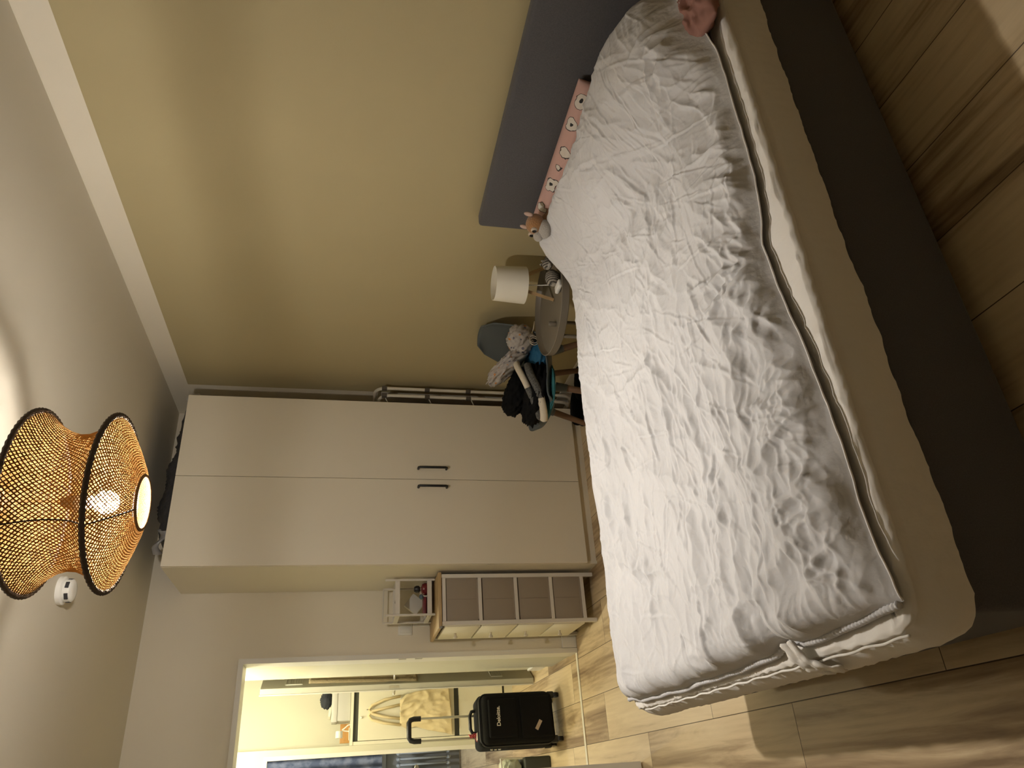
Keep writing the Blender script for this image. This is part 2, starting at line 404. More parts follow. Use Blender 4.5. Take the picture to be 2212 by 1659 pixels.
# ================================================================== WARDROBE
WX0, WX1, WY, WZ = 1.092, 2.092, 4.026, 2.363
wd = thing('wardrobe', 'tall white two-door wardrobe with black bar handles, against the back wall', 'wardrobe', (WX0, WY, 0))
q = MB((WX0, WY, 0)); q.box((WX0, WY+.022, .062), (WX1, YB-.002, WZ)); q.build('carcass', wardm, wd, smooth=False)
q = MB((WX0, WY, 0)); q.box((WX0+.002, WY+.03, 0), (WX1-.002, WY+.048, .062)); q.box((WX0, WY+.02, 0), (WX0+.018, YB-.02, .062)); q.box((WX1-.018, WY+.02, 0), (WX1, YB-.02, .062)); q.build('plinth', wardm, wd, smooth=False)
xm = (WX0+WX1)/2
for x0, x1, hxx in ((WX0+.001, xm-.0015, 1.541), (xm+.0015, WX1-.001, 1.656)):
    q = MB((WX0, WY, 0)); q.box((x0, WY, .064), (x1, WY+.019, WZ-.001), .001, 1); d = q.build('wardrobe_door', wardm, wd, smooth=False)
    q = MB((WX0, WY, 0)); q.tube([(hxx, WY-.001, 1.040), (hxx, WY-.026, 1.040), (hxx, WY-.031, 1.033), (hxx, WY-.031, .882), (hxx, WY-.026, .875), (hxx, WY-.001, .875)], .007, 10); q.build('handle', blackp, d)

# things on top of the wardrobe
plast = mat('dark_garment_bag', (.035, .037, .045), .38, bump=(14, .6, .02))
n = 60; U, V = np.meshgrid(np.linspace(0, 1, n), np.linspace(0, 1, 30), indexing='ij')
Xg = 1.22+U*.80; Yg = 4.05+V*.5
edge = np.sin(PI*np.clip(V, 0, 1))**.5*np.sin(PI*np.clip(U, 0, 1))**.35
Zg = WZ+.002+np.clip(edge*1.15, 0, 1)*(.085-.035*U+.035*pn(U*5, V*3, 2)+.022*ridge(U*9, V*3, 5, 3))
q = MB((1.6, 4.3, WZ)); q.grid(np.stack([Xg, Yg+.015*pn(U*8, V*2, 4), Zg], -1)); q.add([(1.22, 4.05, WZ+.001), (2.02, 4.05, WZ+.001), (2.02, 4.55, WZ+.001), (1.22, 4.55, WZ+.001)], [(0, 3, 2, 1)])
tag(q.build('garment_bag', plast, None, angle=180), 'dark grey plastic bag lying flat on top of the wardrobe', 'bag')
q = MB((1.24, 4.1, WZ))
vs = []
U, V = np.meshgrid(np.linspace(0, 1, 26), np.linspace(0, 1, 20), indexing='ij')
th = U*2*PI
rr_ = (.016+.05*np.abs(V-.45)**1.4)*(1+.35*pn(U*6, V*4, 8))
q.grid(np.stack([1.235+(V-.5)*.13+rr_*.4*np.cos(th), 4.07+rr_*np.cos(th)*.8, WZ+.03+rr_*np.sin(th)*.8+.02*np.sin(V*6)], -1), False)
tag(q.build('knotted_bag', mat('clear_grey_plastic', (.25, .25, .26), .2, alpha=.75), None, angle=180), 'crumpled knotted plastic bag at the left front corner of the wardrobe top', 'bag')
q = MB((2.15, 4.2, WZ)); 
U, V = np.meshgrid(np.linspace(0, 1, 24), np.linspace(0, 1, 16), indexing='ij'); th = U*2*PI
rr_ = (.035*np.sin(PI*(V*.85+.1)))*(1+.5*pn(U*5, V*4, 9))
q.grid(np.stack([2.125+rr_*np.cos(th), 4.15+rr_*np.sin(th), 2.30+V*.10+.01*pn(U*4, V*6, 3)], -1))
tag(q.build('clear_film', mat('clear_film', (.8, .8, .8), .08, alpha=.28), None, angle=180), 'scrap of clear plastic film hanging at the right top corner of the wardrobe', 'plastic film')

# ================================================================== BED
BX0, BX1, BY0, BY1, MZ = .215, 2.185, 1.135, 2.510, .47
bed = thing('bed', 'dark grey upholstered box bed with a low headboard against the khaki wall', 'bed', (BX0, BY0, 0))
greyf = mat('dark_grey_upholstery', (.088, .086, .094), .9, weave=(260, .25), var=(300, .15), sheen=.15)
q = MB((BX0, BY0, 0)); q.box((BX0, BY0, .055), (BX1, BY1, .332), .014, 3); q.build('bed_base', greyf, bed)
for x in (BX0+.12, BX1-.12):
    for y in (BY0+.12, BY1-.12):
        q = MB((BX0, BY0, 0)); q.lathe([(.022, 0), (.025, .058)], (x, y, 0), 16); q.build('leg', blackp, bed)
q = MB((BX0, BY0, 0)); q.box((2.19, 1.085, .06), (2.256, 2.487, .915), .016, 3); q.build('headboard', greyf, bed)

# fitted sheet: closed ring profile round a rounded rectangle
SX0, SX1, SY0, SY1 = .173, 2.186, 1.110, 2.535
cottonw = mat('white_cotton', (.76, .735, .69), .85, bump=(60, .25, .004), sheen=.1)
def rrect(t, x0, x1, y0, y1, r):
    """t array 0..1 round a rounded rectangle, returns pts and outward normals; starts at near-foot corner going +x"""
    W_, H_ = x1-x0-2*r, y1-y0-2*r; arc = PI*r/2
    Ls = [W_, arc, H_, arc, W_, arc, H_, arc]; T = sum(Ls); px = []; 
    for tt in t:
        d = (tt % 1)*T; i = 0
        while d > Ls[i] and i < 7: d -= Ls[i]; i += 1
        f = d/Ls[i]
        if i == 0: px.append((x0+r+d, y0, 0, -1))
        elif i == 2: px.append((x1, y0+r+d, 1, 0))
        elif i == 4: px.append((x1-r-d, y1, 0, 1))
        elif i == 6: px.append((x0, y1-r-d, -1, 0))
        else:
            cx, cy, a0_ = {1: (x1-r, y0+r, -PI/2), 3: (x1-r, y1-r, 0), 5: (x0+r, y1-r, PI/2), 7: (x0+r, y0+r, PI)}[i]
            a = a0_+f*PI/2; px.append((cx+r*math.cos(a), cy+r*math.sin(a), math.cos(a), math.sin(a)))
    return np.array(px)
NT = 900; tt = np.linspace(0, 1, NT, endpoint=False); RR = rrect(tt, SX0, SX1, SY0, SY1, .07)
S = tt*2*((SX1-SX0)+(SY1-SY0))
prof_s = []   # (inset, z)
for k in range(7): prof_s.append((.010-.010*math.sin(PI*k/6*.9)+.008*k/6, .336+.114*k/6))
for k in range(1, 9):
    a = k/8*PI/2; prof_s.append((.009+.016*(1-math.cos(a)), .450+.0175*math.sin(a)))
for d in (.06, .09, .13, .18, .24, .30, .38, .48, .60): prof_s.append((d, .4675))
rows = []
for j, (ins, z) in enumerate(prof_s):
    k = min(ins, .6); x = RR[:, 0]-RR[:, 2]*k; y = RR[:, 1]-RR[:, 3]*k
    x = np.clip(x, SX0+ (k if k > 0 else 0)*0, SX1); 
    out = .0035*pn(S*6, np.full(NT, z*14), 3)+.003*ridge(S*16+z*30, np.full(NT, z*6), 4, 4)
    hem = (1-j/6) if j < 6 else 0
    zz = z+hem*(.008*pn(S*3.1, S*0+2.2, 5)*2+.004*np.abs(np.sin(S*23)))
    wr = (.0045*ridge(x*9+y*4, y*16-x*3, 6, 4)+.004*pn(x*18, y*18, 8)) if j > 12 else 0
    pleat = .0028*np.sin(S*150+3*np.sin(S*9))*math.exp(-((j-8)/2.2)**2) if 4 < j < 14 else 0
    pleat = pleat*((RR[:, 2] < -.5)*1.0)
    ft = np.where(RR[:, 2] < -.5, .012*math.sin(PI*min(1, j/7))-(.004 if 6 < j < 10 else 0), 0)
    rows.append(np.stack([x+RR[:, 2]*(out+pleat+ft), y+RR[:, 3]*(out+pleat), zz+wr+pleat*.5], -1))
P = np.stack(rows, 1)
q = MB((1.2, 1.8, .33)); q.grid(P, wrapu=True); k = len(q.v); nv = P.shape[1]
q.v.append((1.2, 1.8, .4675)); q.f.extend([(k, i*nv+nv-1, ((i+1) % NT)*nv+nv-1) for i in range(NT)])
q.f = [f[::-1] if len(f) == 4 else f for f in q.f]
sheet = q.build('fitted_sheet', cottonw, None, angle=180); tag(sheet, 'white fitted sheet stretched over the mattress, showing round the grey duvet', 'bed sheet')
# piping seam on the foot edge of the sheet
pts = [(SX0+.008+.0015*math.sin(y*60), y, .4585+.0015*math.sin(y*85)) for y in np.linspace(1.16, 2.44, 200)]
q = MB((1.2, 1.8, .33)); q.tube(pts, .0028, 8); q.build('edge_seam', cottonw, sheet, angle=180)

# ---- duvet
NX, NY = 760, 520
s_, t_ = np.meshgrid(np.linspace(0, 1, NX), np.linspace(0, 1, NY), indexing='ij')
nx_ = np.array([.20, .24, .35, .52, .74, .92, 1.02, 1.06, 1.10, 1.23, 1.53, 1.75, 1.92, 2.09])
ny_ = np.array([1.118, 1.125, 1.147, 1.148, 1.170, 1.198, 1.206, 1.212, 1.192, 1.166, 1.165, 1.168, 1.185, 1.235])
fy_ = np.array([1.11, 1.16, 1.32, 1.44, 1.49, 1.55, 1.75, 2.09, 2.30, 2.48]); fx_ = np.array([.232, .229, .219, .218, .232, .212, .205, .202, .206, .212])
Y0 = np.interp(s_*1.88+.21, nx_, ny_); Y1 = 2.472+.042*(1-sstep(0, .75, s_))+.006*np.sin(s_*14)-.012*sstep(.85, 1, s_)-.03*np.exp(-((s_-.86)/.09)**2)
Y = Y0+(Y1-Y0)*t_
XF = np.interp(Y, fy_, fx_)+.002+.006*pn(Y*9, Y*0, 2)+.01*sstep(2.38, 2.47, Y); XH = 2.085+.05*(1-sstep(1.45, 1.8, Y))+.018*pn(Y*5, Y*0+3, 4)
X = XF+(XH-XF)*s_
dn, dfar, df, dh = Y-Y0, Y1-Y, X-XF, XH-X
def rolloff(d, w): 
    u = np.clip(1-d/w, 0, 1); return np.sqrt(np.clip(1-u*u, 0, 1))
nw = .068+.05*pn(X*6, X*0+1, 61)
E_ = (.22+.78*np.sin(PI/2*np.clip(dn/nw, 0, 1)))*rolloff(dfar, .12)*rolloff(df, .055)*rolloff(dh, .07)
# wrinkles (metres), domain warped, mostly along the bed length
big = .013*pn(X*2.2, Y*3.0, 30)*2+.004*pn(X*5, Y*7, 38)*2
cre = np.zeros_like(X); rg = np.random.RandomState(5)
def stroke(cx0, cy0, an, Lc, wc, am, curv, asym, neg=.5):
    ext = Lc+.03
    i0 = max(0, int((cx0-ext-.22)/1.87*NX)-12); i1 = min(NX, int((cx0+ext-.20)/1.87*NX)+12)
    j0 = max(0, int((cy0-ext-1.22)/1.25*NY)-26); j1 = min(NY, int((cy0+ext-1.10)/1.25*NY)+30)
    if i1 <= i0 or j1 <= j0: return
    dx = X[i0:i1, j0:j1]-cx0; dy = Y[i0:i1, j0:j1]-cy0; ca, sa = math.cos(an), math.sin(an)
    u = dx*ca+dy*sa; v = -dx*sa+dy*ca+curv*u*u+.35*wc*np.sin(u*55+cx0*90)
    env = np.clip(1-(u/Lc)**2, 0, 1)**1.5; w_ = wc*(.55+.6*env)
    prf = np.exp(-np.abs(v/w_)**1.15)-neg*np.exp(-((v-asym*w_*1.9)/(w_*1.25))**2)
    cre[i0:i1, j0:j1] += am*prf*env
for i in range(1050):
    cx0, cy0 = rg.uniform(.20, 2.10), rg.uniform(1.14, 2.47)
    r_ = rg.rand(); foot = cx0 < 1.15
    if r_ < (.82 if foot else .55): an = rg.normal(.10, .26)
    elif r_ < .9: an = rg.choice([-.75, .75, .95])+rg.normal(0, .2)
    else: an = rg.uniform(-PI/2, PI/2)
    k_ = rg.rand()
    fl_ = 1.3 if foot else .85
    if k_ < .10: L_, w0, a0_ = rg.uniform(.14, .38), rg.uniform(.014, .026), fl_*rg.uniform(.005, .010)
    elif k_ < .42: L_, w0, a0_ = rg.uniform(.07, .22), rg.uniform(.006, .012), fl_*rg.uniform(.002, .0052)
    else: L_, w0, a0_ = rg.uniform(.04, .14), rg.uniform(.003, .006), fl_*rg.uniform(.0009, .0024)
    stroke(cx0, cy0, an, L_, w0, a0_, rg.uniform(-1.6, 1.6)*.5, rg.choice([-1, 1]))
# pulls radiating from the kink of the near edge and bunching beside it
for i in range(46):
    a_k = rg.uniform(.15, PI-.15); rk_ = rg.uniform(.05, .2)
    stroke(1.05+math.cos(a_k)*rk_, 1.21+math.sin(a_k)*rk_, a_k+rg.normal(0, .12), rg.uniform(.05, .14), rg.uniform(.006, .014), rg.uniform(.003, .007), rg.uniform(-1, 1), rg.choice([-1, 1]))
for i in range(110):
    cx0 = rg.uniform(.25, 2.0); stroke(cx0, rg.uniform(1.17, 1.30), rg.choice([.9, 1.2, -1.1, 1.5])+rg.normal(0, .3), rg.uniform(.04, .11), rg.uniform(.006, .013), rg.uniform(.003, .010), 0, rg.choice([-1, 1]), .15)
# long thin sharp creases crossing the cover
for i in range(230):
    stroke(rg.uniform(.22, 2.08), rg.uniform(1.18, 2.44), rg.choice([.12, .12, .55, -.45, 1.0])+rg.normal(0, .22), rg.uniform(.07, .24), rg.uniform(.0028, .0045), rg.uniform(.0016, .0034), rg.uniform(-.4, .4), rg.choice([-1, 1]), .7)
cre = np.where(cre < 0, np.maximum(cre*.8, -.0075), np.minimum(cre, .020))
fine = .0006*pn(X*38, Y*60, 35)+.0007*(ridge(X*20+3*pn(X*4, Y*4, 5), Y*34, 39, 3)-.3)
# gathers at the foot and near hem
gath = .0036*np.exp(-df/.045)*(ridge(Y*30+1.6*pn(X*14, Y*6, 41), X*7, 42, 2.5)-.3)*2*(.4+1.2*np.clip(pn(Y*5, Y*0+.5, 45)+.4, 0, 1)) + .002*np.exp(-dn/.04)*(ridge(X*22+1.6*pn(X*8, Y*9, 43), Y*9, 44, 2)-.3)*2
pinch = -.020*np.exp(-((Y-1.49)/.016)**2-(df/.12)**2)
wr = big+cre+fine+gath+pinch
l0 = 1.60+.17*sstep(1.7, 2.3, Y); lift = sstep(l0, l0+.36, X)*(.110+.020*sstep(1.2, 1.5, Y)); near_lift = .07*sstep(1.7, 2.0, X)
base = MZ+.003+np.where(dn < .1, near_lift+(lift-near_lift)*sstep(0, .1, dn), lift)+.006*np.exp(-(df/.03)**2)
drop = np.clip(E_, 0, 1)
Hh = .048+.034*sstep(.04, .22, dn)
Zd = base+drop*(Hh+wr*np.clip(drop*1.3, 0, 1))
Zd = np.maximum(Zd, base+.001)
Pd = np.stack([X+.004*pn(X*20, Y*20, 51)*(E_ > .2), Y+.004*pn(X*20+9, Y*20, 52)*(E_ > .2), Zd], -1)
q = MB((1.2, 1.8, MZ)); q.grid(Pd)
loop = [(i*NY) for i in range(NX)]+[(NX-1)*NY+j for j in range(1, NY)]+[i*NY+NY-1 for i in range(NX-2, -1, -1)]+[j for j in range(NY-2, 0, -1)]
# underside as a slightly inset fan following the border
k = len(q.v); cen = (1.15, 1.8, MZ+.003)
q.v.append(cen); q.f.extend([(loop[i], loop[(i+1) % len(loop)], k) for i in range(len(loop))])
duvm = mat('lilac_grey_cotton', (.585, .585, .60), .8, bump=(55, .5, .004), sheen=.1, var=(4, .04))
duv = q.build('duvet', duvm, None, angle=180); tag(duv, 'rumpled lilac grey duvet spread over the bed', 'duvet')
ed = [tuple(Pd[i, 0]+np.array([0, -.002, .003])) for i in range(0, NX, 3)]
q = MB((1.2, 1.8, MZ)); q.tube(ed, .0022, 6); q.build('piping', mat('pale_piping', (.80, .78, .76), .7), duv, angle=180)
ed = []; er = []
for j in range(4, NY-2, 1):
    p_ = Pd[0, j]; ed.append((p_[0]-.003, p_[1], MZ+.013+.004*float(pn(p_[1]*9, 1.0, 3)))); er.append(.0065+(.0016 if j % 4 < 2 else 0)-(.003 if abs(p_[1]-1.49) < .02 else 0))
q = MB((1.2, 1.8, MZ)); q.tube(ed, er, 8); q.build('ribbed_hem', duvm, duv, angle=180)
# white inner flap hanging out of the cinched hem over the mattress edge
U, V = np.meshgrid(np.linspace(0, 1, 24), np.linspace(0, 1, 14), indexing='ij')
fxp = np.interp(U, [0, .35, .6, 1], [.225, .185, .170, .160]); fzp = np.interp(U, [0, .35, .6, 1], [.500, .485, .465, .425])
wid = np.interp(U, [0, .4, .8, 1], [.022, .022, .045, .018])
P = np.stack([fxp+.006*pn(U*7, V*5, 3), 1.475-U*.055+(V-.5)*2*wid, fzp+.010*pn(U*6+2, V*6, 6)+.006*np.sin(V*9)], -1)
q = MB((1.2, 1.8, MZ)); q.grid(P); fo = q.build('inner_flap', cottonw, duv, angle=180); md = fo.modifiers.new('s', 'SOLIDIFY'); md.thickness = .004
fo['label'] = 'white crumpled flap'

# ---- pillows
def pillow(cx, cy, cz, sx, sy, sz, rot, m, name, seed, wr=.006):
    n = 90; U, V = np.meshgrid(np.linspace(-1, 1, n), np.linspace(-1, 1, n), indexing='ij')
    ed = (1-np.abs(U)**3.2)*(1-np.abs(V)**3.2); th = np.clip(ed, 0, 1)**.5
    sq = 1-.06*(np.abs(U)**2)*(1-np.abs(V)); sq2 = 1-.06*(np.abs(V)**2)*(1-np.abs(U))
    R = np.array(Euler(rot).to_matrix()); q = MB((cx, cy, cz))
    for sgn in (1, -1):
        zz = sgn*(sz*th+wr*th*(ridge(U*3+seed, V*4, seed, 3)+pn(U*7, V*7, seed+1)*1.2))
        P = np.stack([U*sx*sq2, V*sy*sq, zz], -1) @ R.T + np.array([cx, cy, cz])
        q.grid(P if sgn > 0 else P[::-1])
    return q.build(name, m, None, angle=180, weld=True)
pinkm = mat('pink_print_cotton', (.52, .33, .29), .85, bump=(70, .25, .003))
nt = pinkm.node_tree; N = nt.nodes; L = nt.links
tc = N.new('ShaderNodeTexCoord'); vo = N.new('ShaderNodeTexVoronoi'); vo.inputs['Scale'].default_value = 13; vo.inputs['Randomness'].default_value = .5
mpp = N.new('ShaderNodeMapping'); mpp.inputs['Scale'].default_value = (1, .75, .75); L.new(tc.outputs['Object'], mpp.inputs[0])
nz = N.new('ShaderNodeTexNoise'); nz.inputs['Scale'].default_value = 30; L.new(mpp.outputs[0], nz.inputs[0])
ad = N.new('ShaderNodeVectorMath'); ad.operation = 'MULTIPLY_ADD'; L.new(nz.outputs[1], ad.inputs[0]); ad.inputs[1].default_value = (.03, .03, .03); L.new(mpp.outputs[0], ad.inputs[2])
L.new(ad.outputs[0], vo.inputs[0])
crp = N.new('ShaderNodeValToRGB'); crp.color_ramp.interpolation = 'CONSTANT'; e = crp.color_ramp.elements
e[0].position = 0; e[0].color = (.02, .02, .02, 1); e[1].position = .10; e[1].color = (.62, .58, .52, 1)
x_ = e.new(.27); x_.color = (.05, .04, .04, 1); x_ = e.new(.30); x_.color = (.52, .33, .29, 1)
L.new(vo.outputs['Distance'], crp.inputs[0]); L.new(crp.outputs[0], N['Principled BSDF'].inputs['Base Color'])
p1 = pillow(2.120, 2.02, .575, .13, .375, .048, (math.radians(3), math.radians(-74), 0), pinkm, 'pillow', 3, .004)
tag(p1, 'pale pink pillow with a black and white animal print, propped against the headboard', 'pillow')
duskm = mat('dusty_pink_cotton', (.30, .155, .125), .9, bump=(70, .3, .003))
p2 = pillow(2.00, 1.19, .512, .19, .14, .036, (0, 0, math.radians(-12)), duskm, 'pillow', 8, .012)
tag(p2, 'dusty pink crumpled pillow sticking out from under the duvet at the near edge', 'pillow')

# ---- plush toys
fur = mat('brown_plush', (.34, .17, .065), .95, bump=(240, 1.0, .006), sheen=.4); furw = mat('grey_white_plush', (.42, .39, .35), .95, bump=(240, 1.0, .006), sheen=.4)
o = (2.06, 2.335, .60)
pl = thing('plush_toy', 'brown and white plush toy animal with big black eyes, beside the pink pillow', 'soft toy', o)
q = MB(o); q.blob((2.07, 2.345, .600), (.055, .05, .075), 28, 20, noise=.05); q.build('body', fur, pl, angle=180)
q = MB(o); q.blob((2.055, 2.335, .695), (.037, .034, .032), 32, 24, noise=.04); q.build('head', fur, pl, angle=180)
q = MB(o); q.blob((2.020, 2.352, .682), (.020, .022, .018), 24, 16, noise=.03); q.blob((2.035, 2.335, .665), (.032, .034, .026), 24, 16, noise=.05); q.build('muzzle', furw, pl, angle=180)
for y, x in ((2.330, 2.019), (2.366, 2.030)):
    q = MB(o); q.blob((x, y-.003, .703), (.0085, .0085, .0095), 16, 12); q.build('eye', mat('glossy_black_eye', (.01, .01, .01), .08), pl, angle=180)
    q = MB(o); q.blob((x+.0025, y-.003, .703), (.0095, .0105, .0115), 16, 12); q.build('eye_ring', mat('pale_felt', (.55, .47, .38), .9), pl, angle=180)
for y in (2.300, 2.365):
    q = MB(o); q.blob((2.066, y, .726), (.006, .009, .016), 14, 10, rot=(0, .2, 0)); q.build('ear', mat('pink_felt', (.50, .36, .30), .9), pl, angle=180)
pl.location = (2.040, 2.262, .605); pl.scale = (1.2, 1.2, 1.2)
stripe = mat('grey_striped_plush', (.3, .28, .24), .95, bump=(260, 1, .005))
nt = stripe.node_tree; wv = nt.nodes.new('ShaderNodeTexWave'); wv.inputs['Scale'].default_value = 30; wv.inputs['Distortion'].default_value = 4
tcs = nt.nodes.new('ShaderNodeTexCoord'); nt.links.new(tcs.outputs['Object'], wv.inputs[0])
crs = nt.nodes.new('ShaderNodeValToRGB'); crs.color_ramp.elements[0].color = (.05, .045, .04, 1); crs.color_ramp.elements[1].color = (.42, .38, .32, 1)
nt.links.new(wv.outputs[0], crs.inputs[0]); nt.links.new(crs.outputs[0], nt.nodes['Principled BSDF'].inputs['Base Color'])
o = (2.02, 2.62, .525)
pc = thing('plush_cat', 'small grey striped plush cat on the side table beside the lamp', 'soft toy', o)
q = MB(o); q.blob((2.035, 2.615, .553), (.042, .034, .034), 24, 16, noise=.04); q.build('body', stripe, pc, angle=180)
q = MB(o); q.blob((2.085, 2.578, .582), (.028, .027, .024), 24, 16); q.build('head', stripe, pc, angle=180)
q = MB(o); q.blob((2.066, 2.562, .577), (.013, .013, .010), 16, 12); q.build('muzzle', furw, pc, angle=180)
for y in (2.566, 2.592):
    q = MB(o); q.blob((2.090, y, .605), (.006, .006, .010), 12, 8); q.build('ear', stripe, pc, angle=180)

# ================================================================== SIDE TABLE + LAMP
tx, ty, tz = 1.99, 2.752, .520
tabm = mat('greige_lacquer', (.15, .13, .10), .45)
tb = thing('side_table', 'round greige tray side table beyond the bed', 'table', (tx, ty, 0))
q = MB((0, 0, 0)); q.lathe([(.001, tz-.012), (.240, tz-.012), (.247, tz-.008), (.250, tz+.024), (.246, tz+.026), (.240, tz+.004), (.236, tz), (.001, tz)], n=72); q.build('tray_top', tabm, tb)
for k in range(3):
    a = math.radians(197+120*k); c, s = math.cos(a), math.sin(a)
    q = MB(); q.tube([(c*.236, s*.236, tz-.008), (c*.236, s*.236, .0)], [.009, .009], 12); q.build('leg', tabm, tb)
lpx, lpy = 2.095, 2.765
tl = thing('table_lamp', 'white drum shade table lamp on a wooden tripod, on the side table', 'lamp', (lpx, lpy, tz))
oak = mat('light_oak', (.42, .28, .14), .5, var=(30, .2, (1, 1, .15)))
shm = mat('white_lampshade', (.86, .83, .72), .8, weave=(300, .2))
q = MB(); q.lathe([(.0865, .127), (.0895, .127), (.0825, .278), (.0795, .278)], n=64, closed=True); q.build('lamp_shade', shm, tl)
for k, a in enumerate((math.radians(200), math.radians(322), math.radians(80))):
    c, s = math.cos(a), math.sin(a)
    q = MB(); b2 = MB(); q.tube([(c*.028, s*.028, .165), (c*.108, s*.108, .001)], [.0095, .0085], 4); q.build('leg', oak, tl, smooth=False)
q = MB(); q.lathe([(.030, .150), (.030, .172)], n=24); q.tube([(0, 0, .17), (0, 0, .20)], .015, 12); q.build('lamp_base', oak, tl)
q = MB(); q.blob((0, 0, .222), (.024, .024, .03), 20, 14); q.build('bulb', mat('unlit_bulb', (.8, .8, .78), .2), tl)
q = MB(); q.tube([(.0, .0, .155), (-.01, -.02, .10), (-.03, -.05, .06), (-.06, -.10, .015), (-.095, -.135, .012)], .0022, 8); q.build('cord', MATS['white_plastic'], tl)
q = MB((2.045, 2.62, tz)); q.box((1.962, 2.570, tz+.002), (2.000, 2.640, tz+.022), .007, 3)
tag(q.build('cord_switch', MATS['white_plastic'], None), 'white oblong cord switch lying on the side table', 'switch')
q = MB((1.83, 2.78, tz)); q.lathe([(.011, 0), (.012, .03), (.008, .036), (.001, .038)], (1.862, 2.735, tz+.001), 20)
tag(q.build('bottle_cap', MATS['greige_lacquer'], None), 'small beige cap standing on the side table', 'cap')

# ================================================================== CHAIR
ch = thing('shell_chair', 'grey-blue plastic shell chair with brown wooden legs, piled with clothes', 'chair', (1.93, 3.37, 0), math.radians(180))
# local: chair faces +x (rotated to -x); width along y
nu, nv = 60, 44
U, V = np.meshgrid(np.linspace(0, 1, nu), np.linspace(-1, 1, nv), indexing='ij')
ctrl = [(.235, .405), (.225, .425), (.16, .415), (.05, .395), (-.08, .388), (-.15, .40), (-.20, .44), (-.235, .53), (-.262, .65), (-.285, .765)]
cu = np.linspace(0, 1, len(ctrl)); cxp = np.interp(U, cu, [c[0] for c in ctrl]); czp = np.interp(U, cu, [c[1] for c in ctrl])
hw_ = np.interp(U, [0, .08, .3, .55, .7, .85, .95, 1], [.150, .205, .225, .225, .215, .195, .16, .10])
side = np.abs(V)**3
P = np.stack([cxp+side*np.interp(U, [0, .5, .62, 1], [-.01, 0, .06, .035]), V*hw_, czp+side*np.interp(U, [0, .15, .45, .6, 1], [.012, .045, .075, .05, -.01])], -1)
shellm = mat('grey_blue_plastic', (.085, .100, .105), .45)
q = MB(); q.grid(P); so = q.build('shell', shellm, ch, angle=180); md = so.modifiers.new('s', 'SOLIDIFY'); md.thickness = .008; md.offset = 0
walnut = mat('brown_beech', (.135, .075, .042), .5, var=(24, .2, (1, 1, .15)))
for x, y, ax, ay in ((.12, .13, .215, .20), (.12, -.13, .215, -.20), (-.10, .13, -.205, .20), (-.10, -.13, -.205, -.20)):
    q = MB(); q.tube([(x, y, .385), (ax, ay, .0)], [.019, .012], 14); q.build('leg', walnut, ch)
    q = MB(); q.tube([(x-(ax-x)*.02, y-(ay-y)*.02, .395), (x+(ax-x)*.14, y+(ay-y)*.14, .335)], [.024, .021], 14); q.build('leg_socket', shellm, ch)

# clothes on the chair (world coordinates)
def cloth_blob(name, c, s, rot, m, label, cat, noise=.18, nf=4.0, seed=1, p=2.4, n=56, mm=36):
    q = MB(c); q.blob(c, s, n, mm, p=p, noise=noise, nf=nf, seed=seed, rot=rot); o_ = q.build(name, m, None, angle=180); tag(o_, label, cat); return o_
tealm = mat('teal_fabric', (.03, .15, .17), .85, bump=(60, .3, .004)); bluem = mat('petrol_blue_fabric', (.015, .10, .20), .8, bump=(50, .3, .004))
blackm = mat('black_fabric', (.0055, .0055, .006), .95, bump=(60, .3, .004), spec=.15); sockg = mat('grey_marl_knit', (.10, .10, .095), .95, bump=(200, .6, .004), var=(160, .5)); sockw = mat('cream_knit', (.62, .56, .45), .9, bump=(180, .4, .003))
cloth_blob('teal_cloth', (1.80, 3.30, .425), (.13, .15, .016), (0, .05, .2), tealm, 'teal folded cloth at the bottom of the clothes pile on the chair', 'cloth', .12, 3, 2)
cloth_blob('blue_shirt', (1.98, 3.30, .475), (.10, .14, .045), (0, -.1, 0), bluem, 'petrol blue garment lying against the back of the chair seat', 'clothing', .15, 3, 4)
cloth_blob('black_trousers', (1.83, 3.34, .485), (.17, .17, .06), (0, .12, .2), blackm, 'black garment heaped on the chair seat', 'clothing', .22, 2.5, 5)
cloth_blob('black_jumper', (1.87, 3.42, .555), (.125, .13, .065), (0, .35, 0), blackm, 'black garment on top of the clothes pile', 'clothing', .22, 2.5, 6)
# floral cloth bag
flor = mat('floral_cotton', (.40, .37, .34), .9, bump=(60, .3, .004))
nt = flor.node_tree; N = nt.nodes; L = nt.links
tc = N.new('ShaderNodeTexCoord'); vo = N.new('ShaderNodeTexVoronoi'); vo.inputs['Scale'].default_value = 34; L.new(tc.outputs['Object'], vo.inputs[0])
cr1 = N.new('ShaderNodeValToRGB'); cr1.color_ramp.interpolation = 'CONSTANT'; e = cr1.color_ramp.elements; e[0].color = (1, 1, 1, 1); e[1].position = .26; e[1].color = (0, 0, 0, 1); L.new(vo.outputs['Distance'], cr1.inputs[0])
wn = N.new('ShaderNodeValToRGB'); wn.color_ramp.interpolation = 'CONSTANT'; e = wn.color_ramp.elements; e[0].color = (.50, .23, .08, 1); e[1].position = .4; e[1].color = (.13, .13, .17, 1)
x_ = e.new(.65); x_.color = (.40, .37, .34, 1)
L.new(vo.outputs['Color'], wn.inputs[0]); mx = N.new('ShaderNodeMix'); mx.data_type = 'RGBA'; L.new(cr1.outputs[0], mx.inputs[0]); mx.inputs[6].default_value = (.42, .39, .36, 1); L.new(wn.outputs[0], mx.inputs[7])
L.new(mx.outputs[2], N['Principled BSDF'].inputs['Base Color'])
o = (2.02, 3.28, .56)
fb = thing('drawstring_bag', 'pale floral drawstring cloth bag hanging over the chair back corner of the pile', 'bag', o)
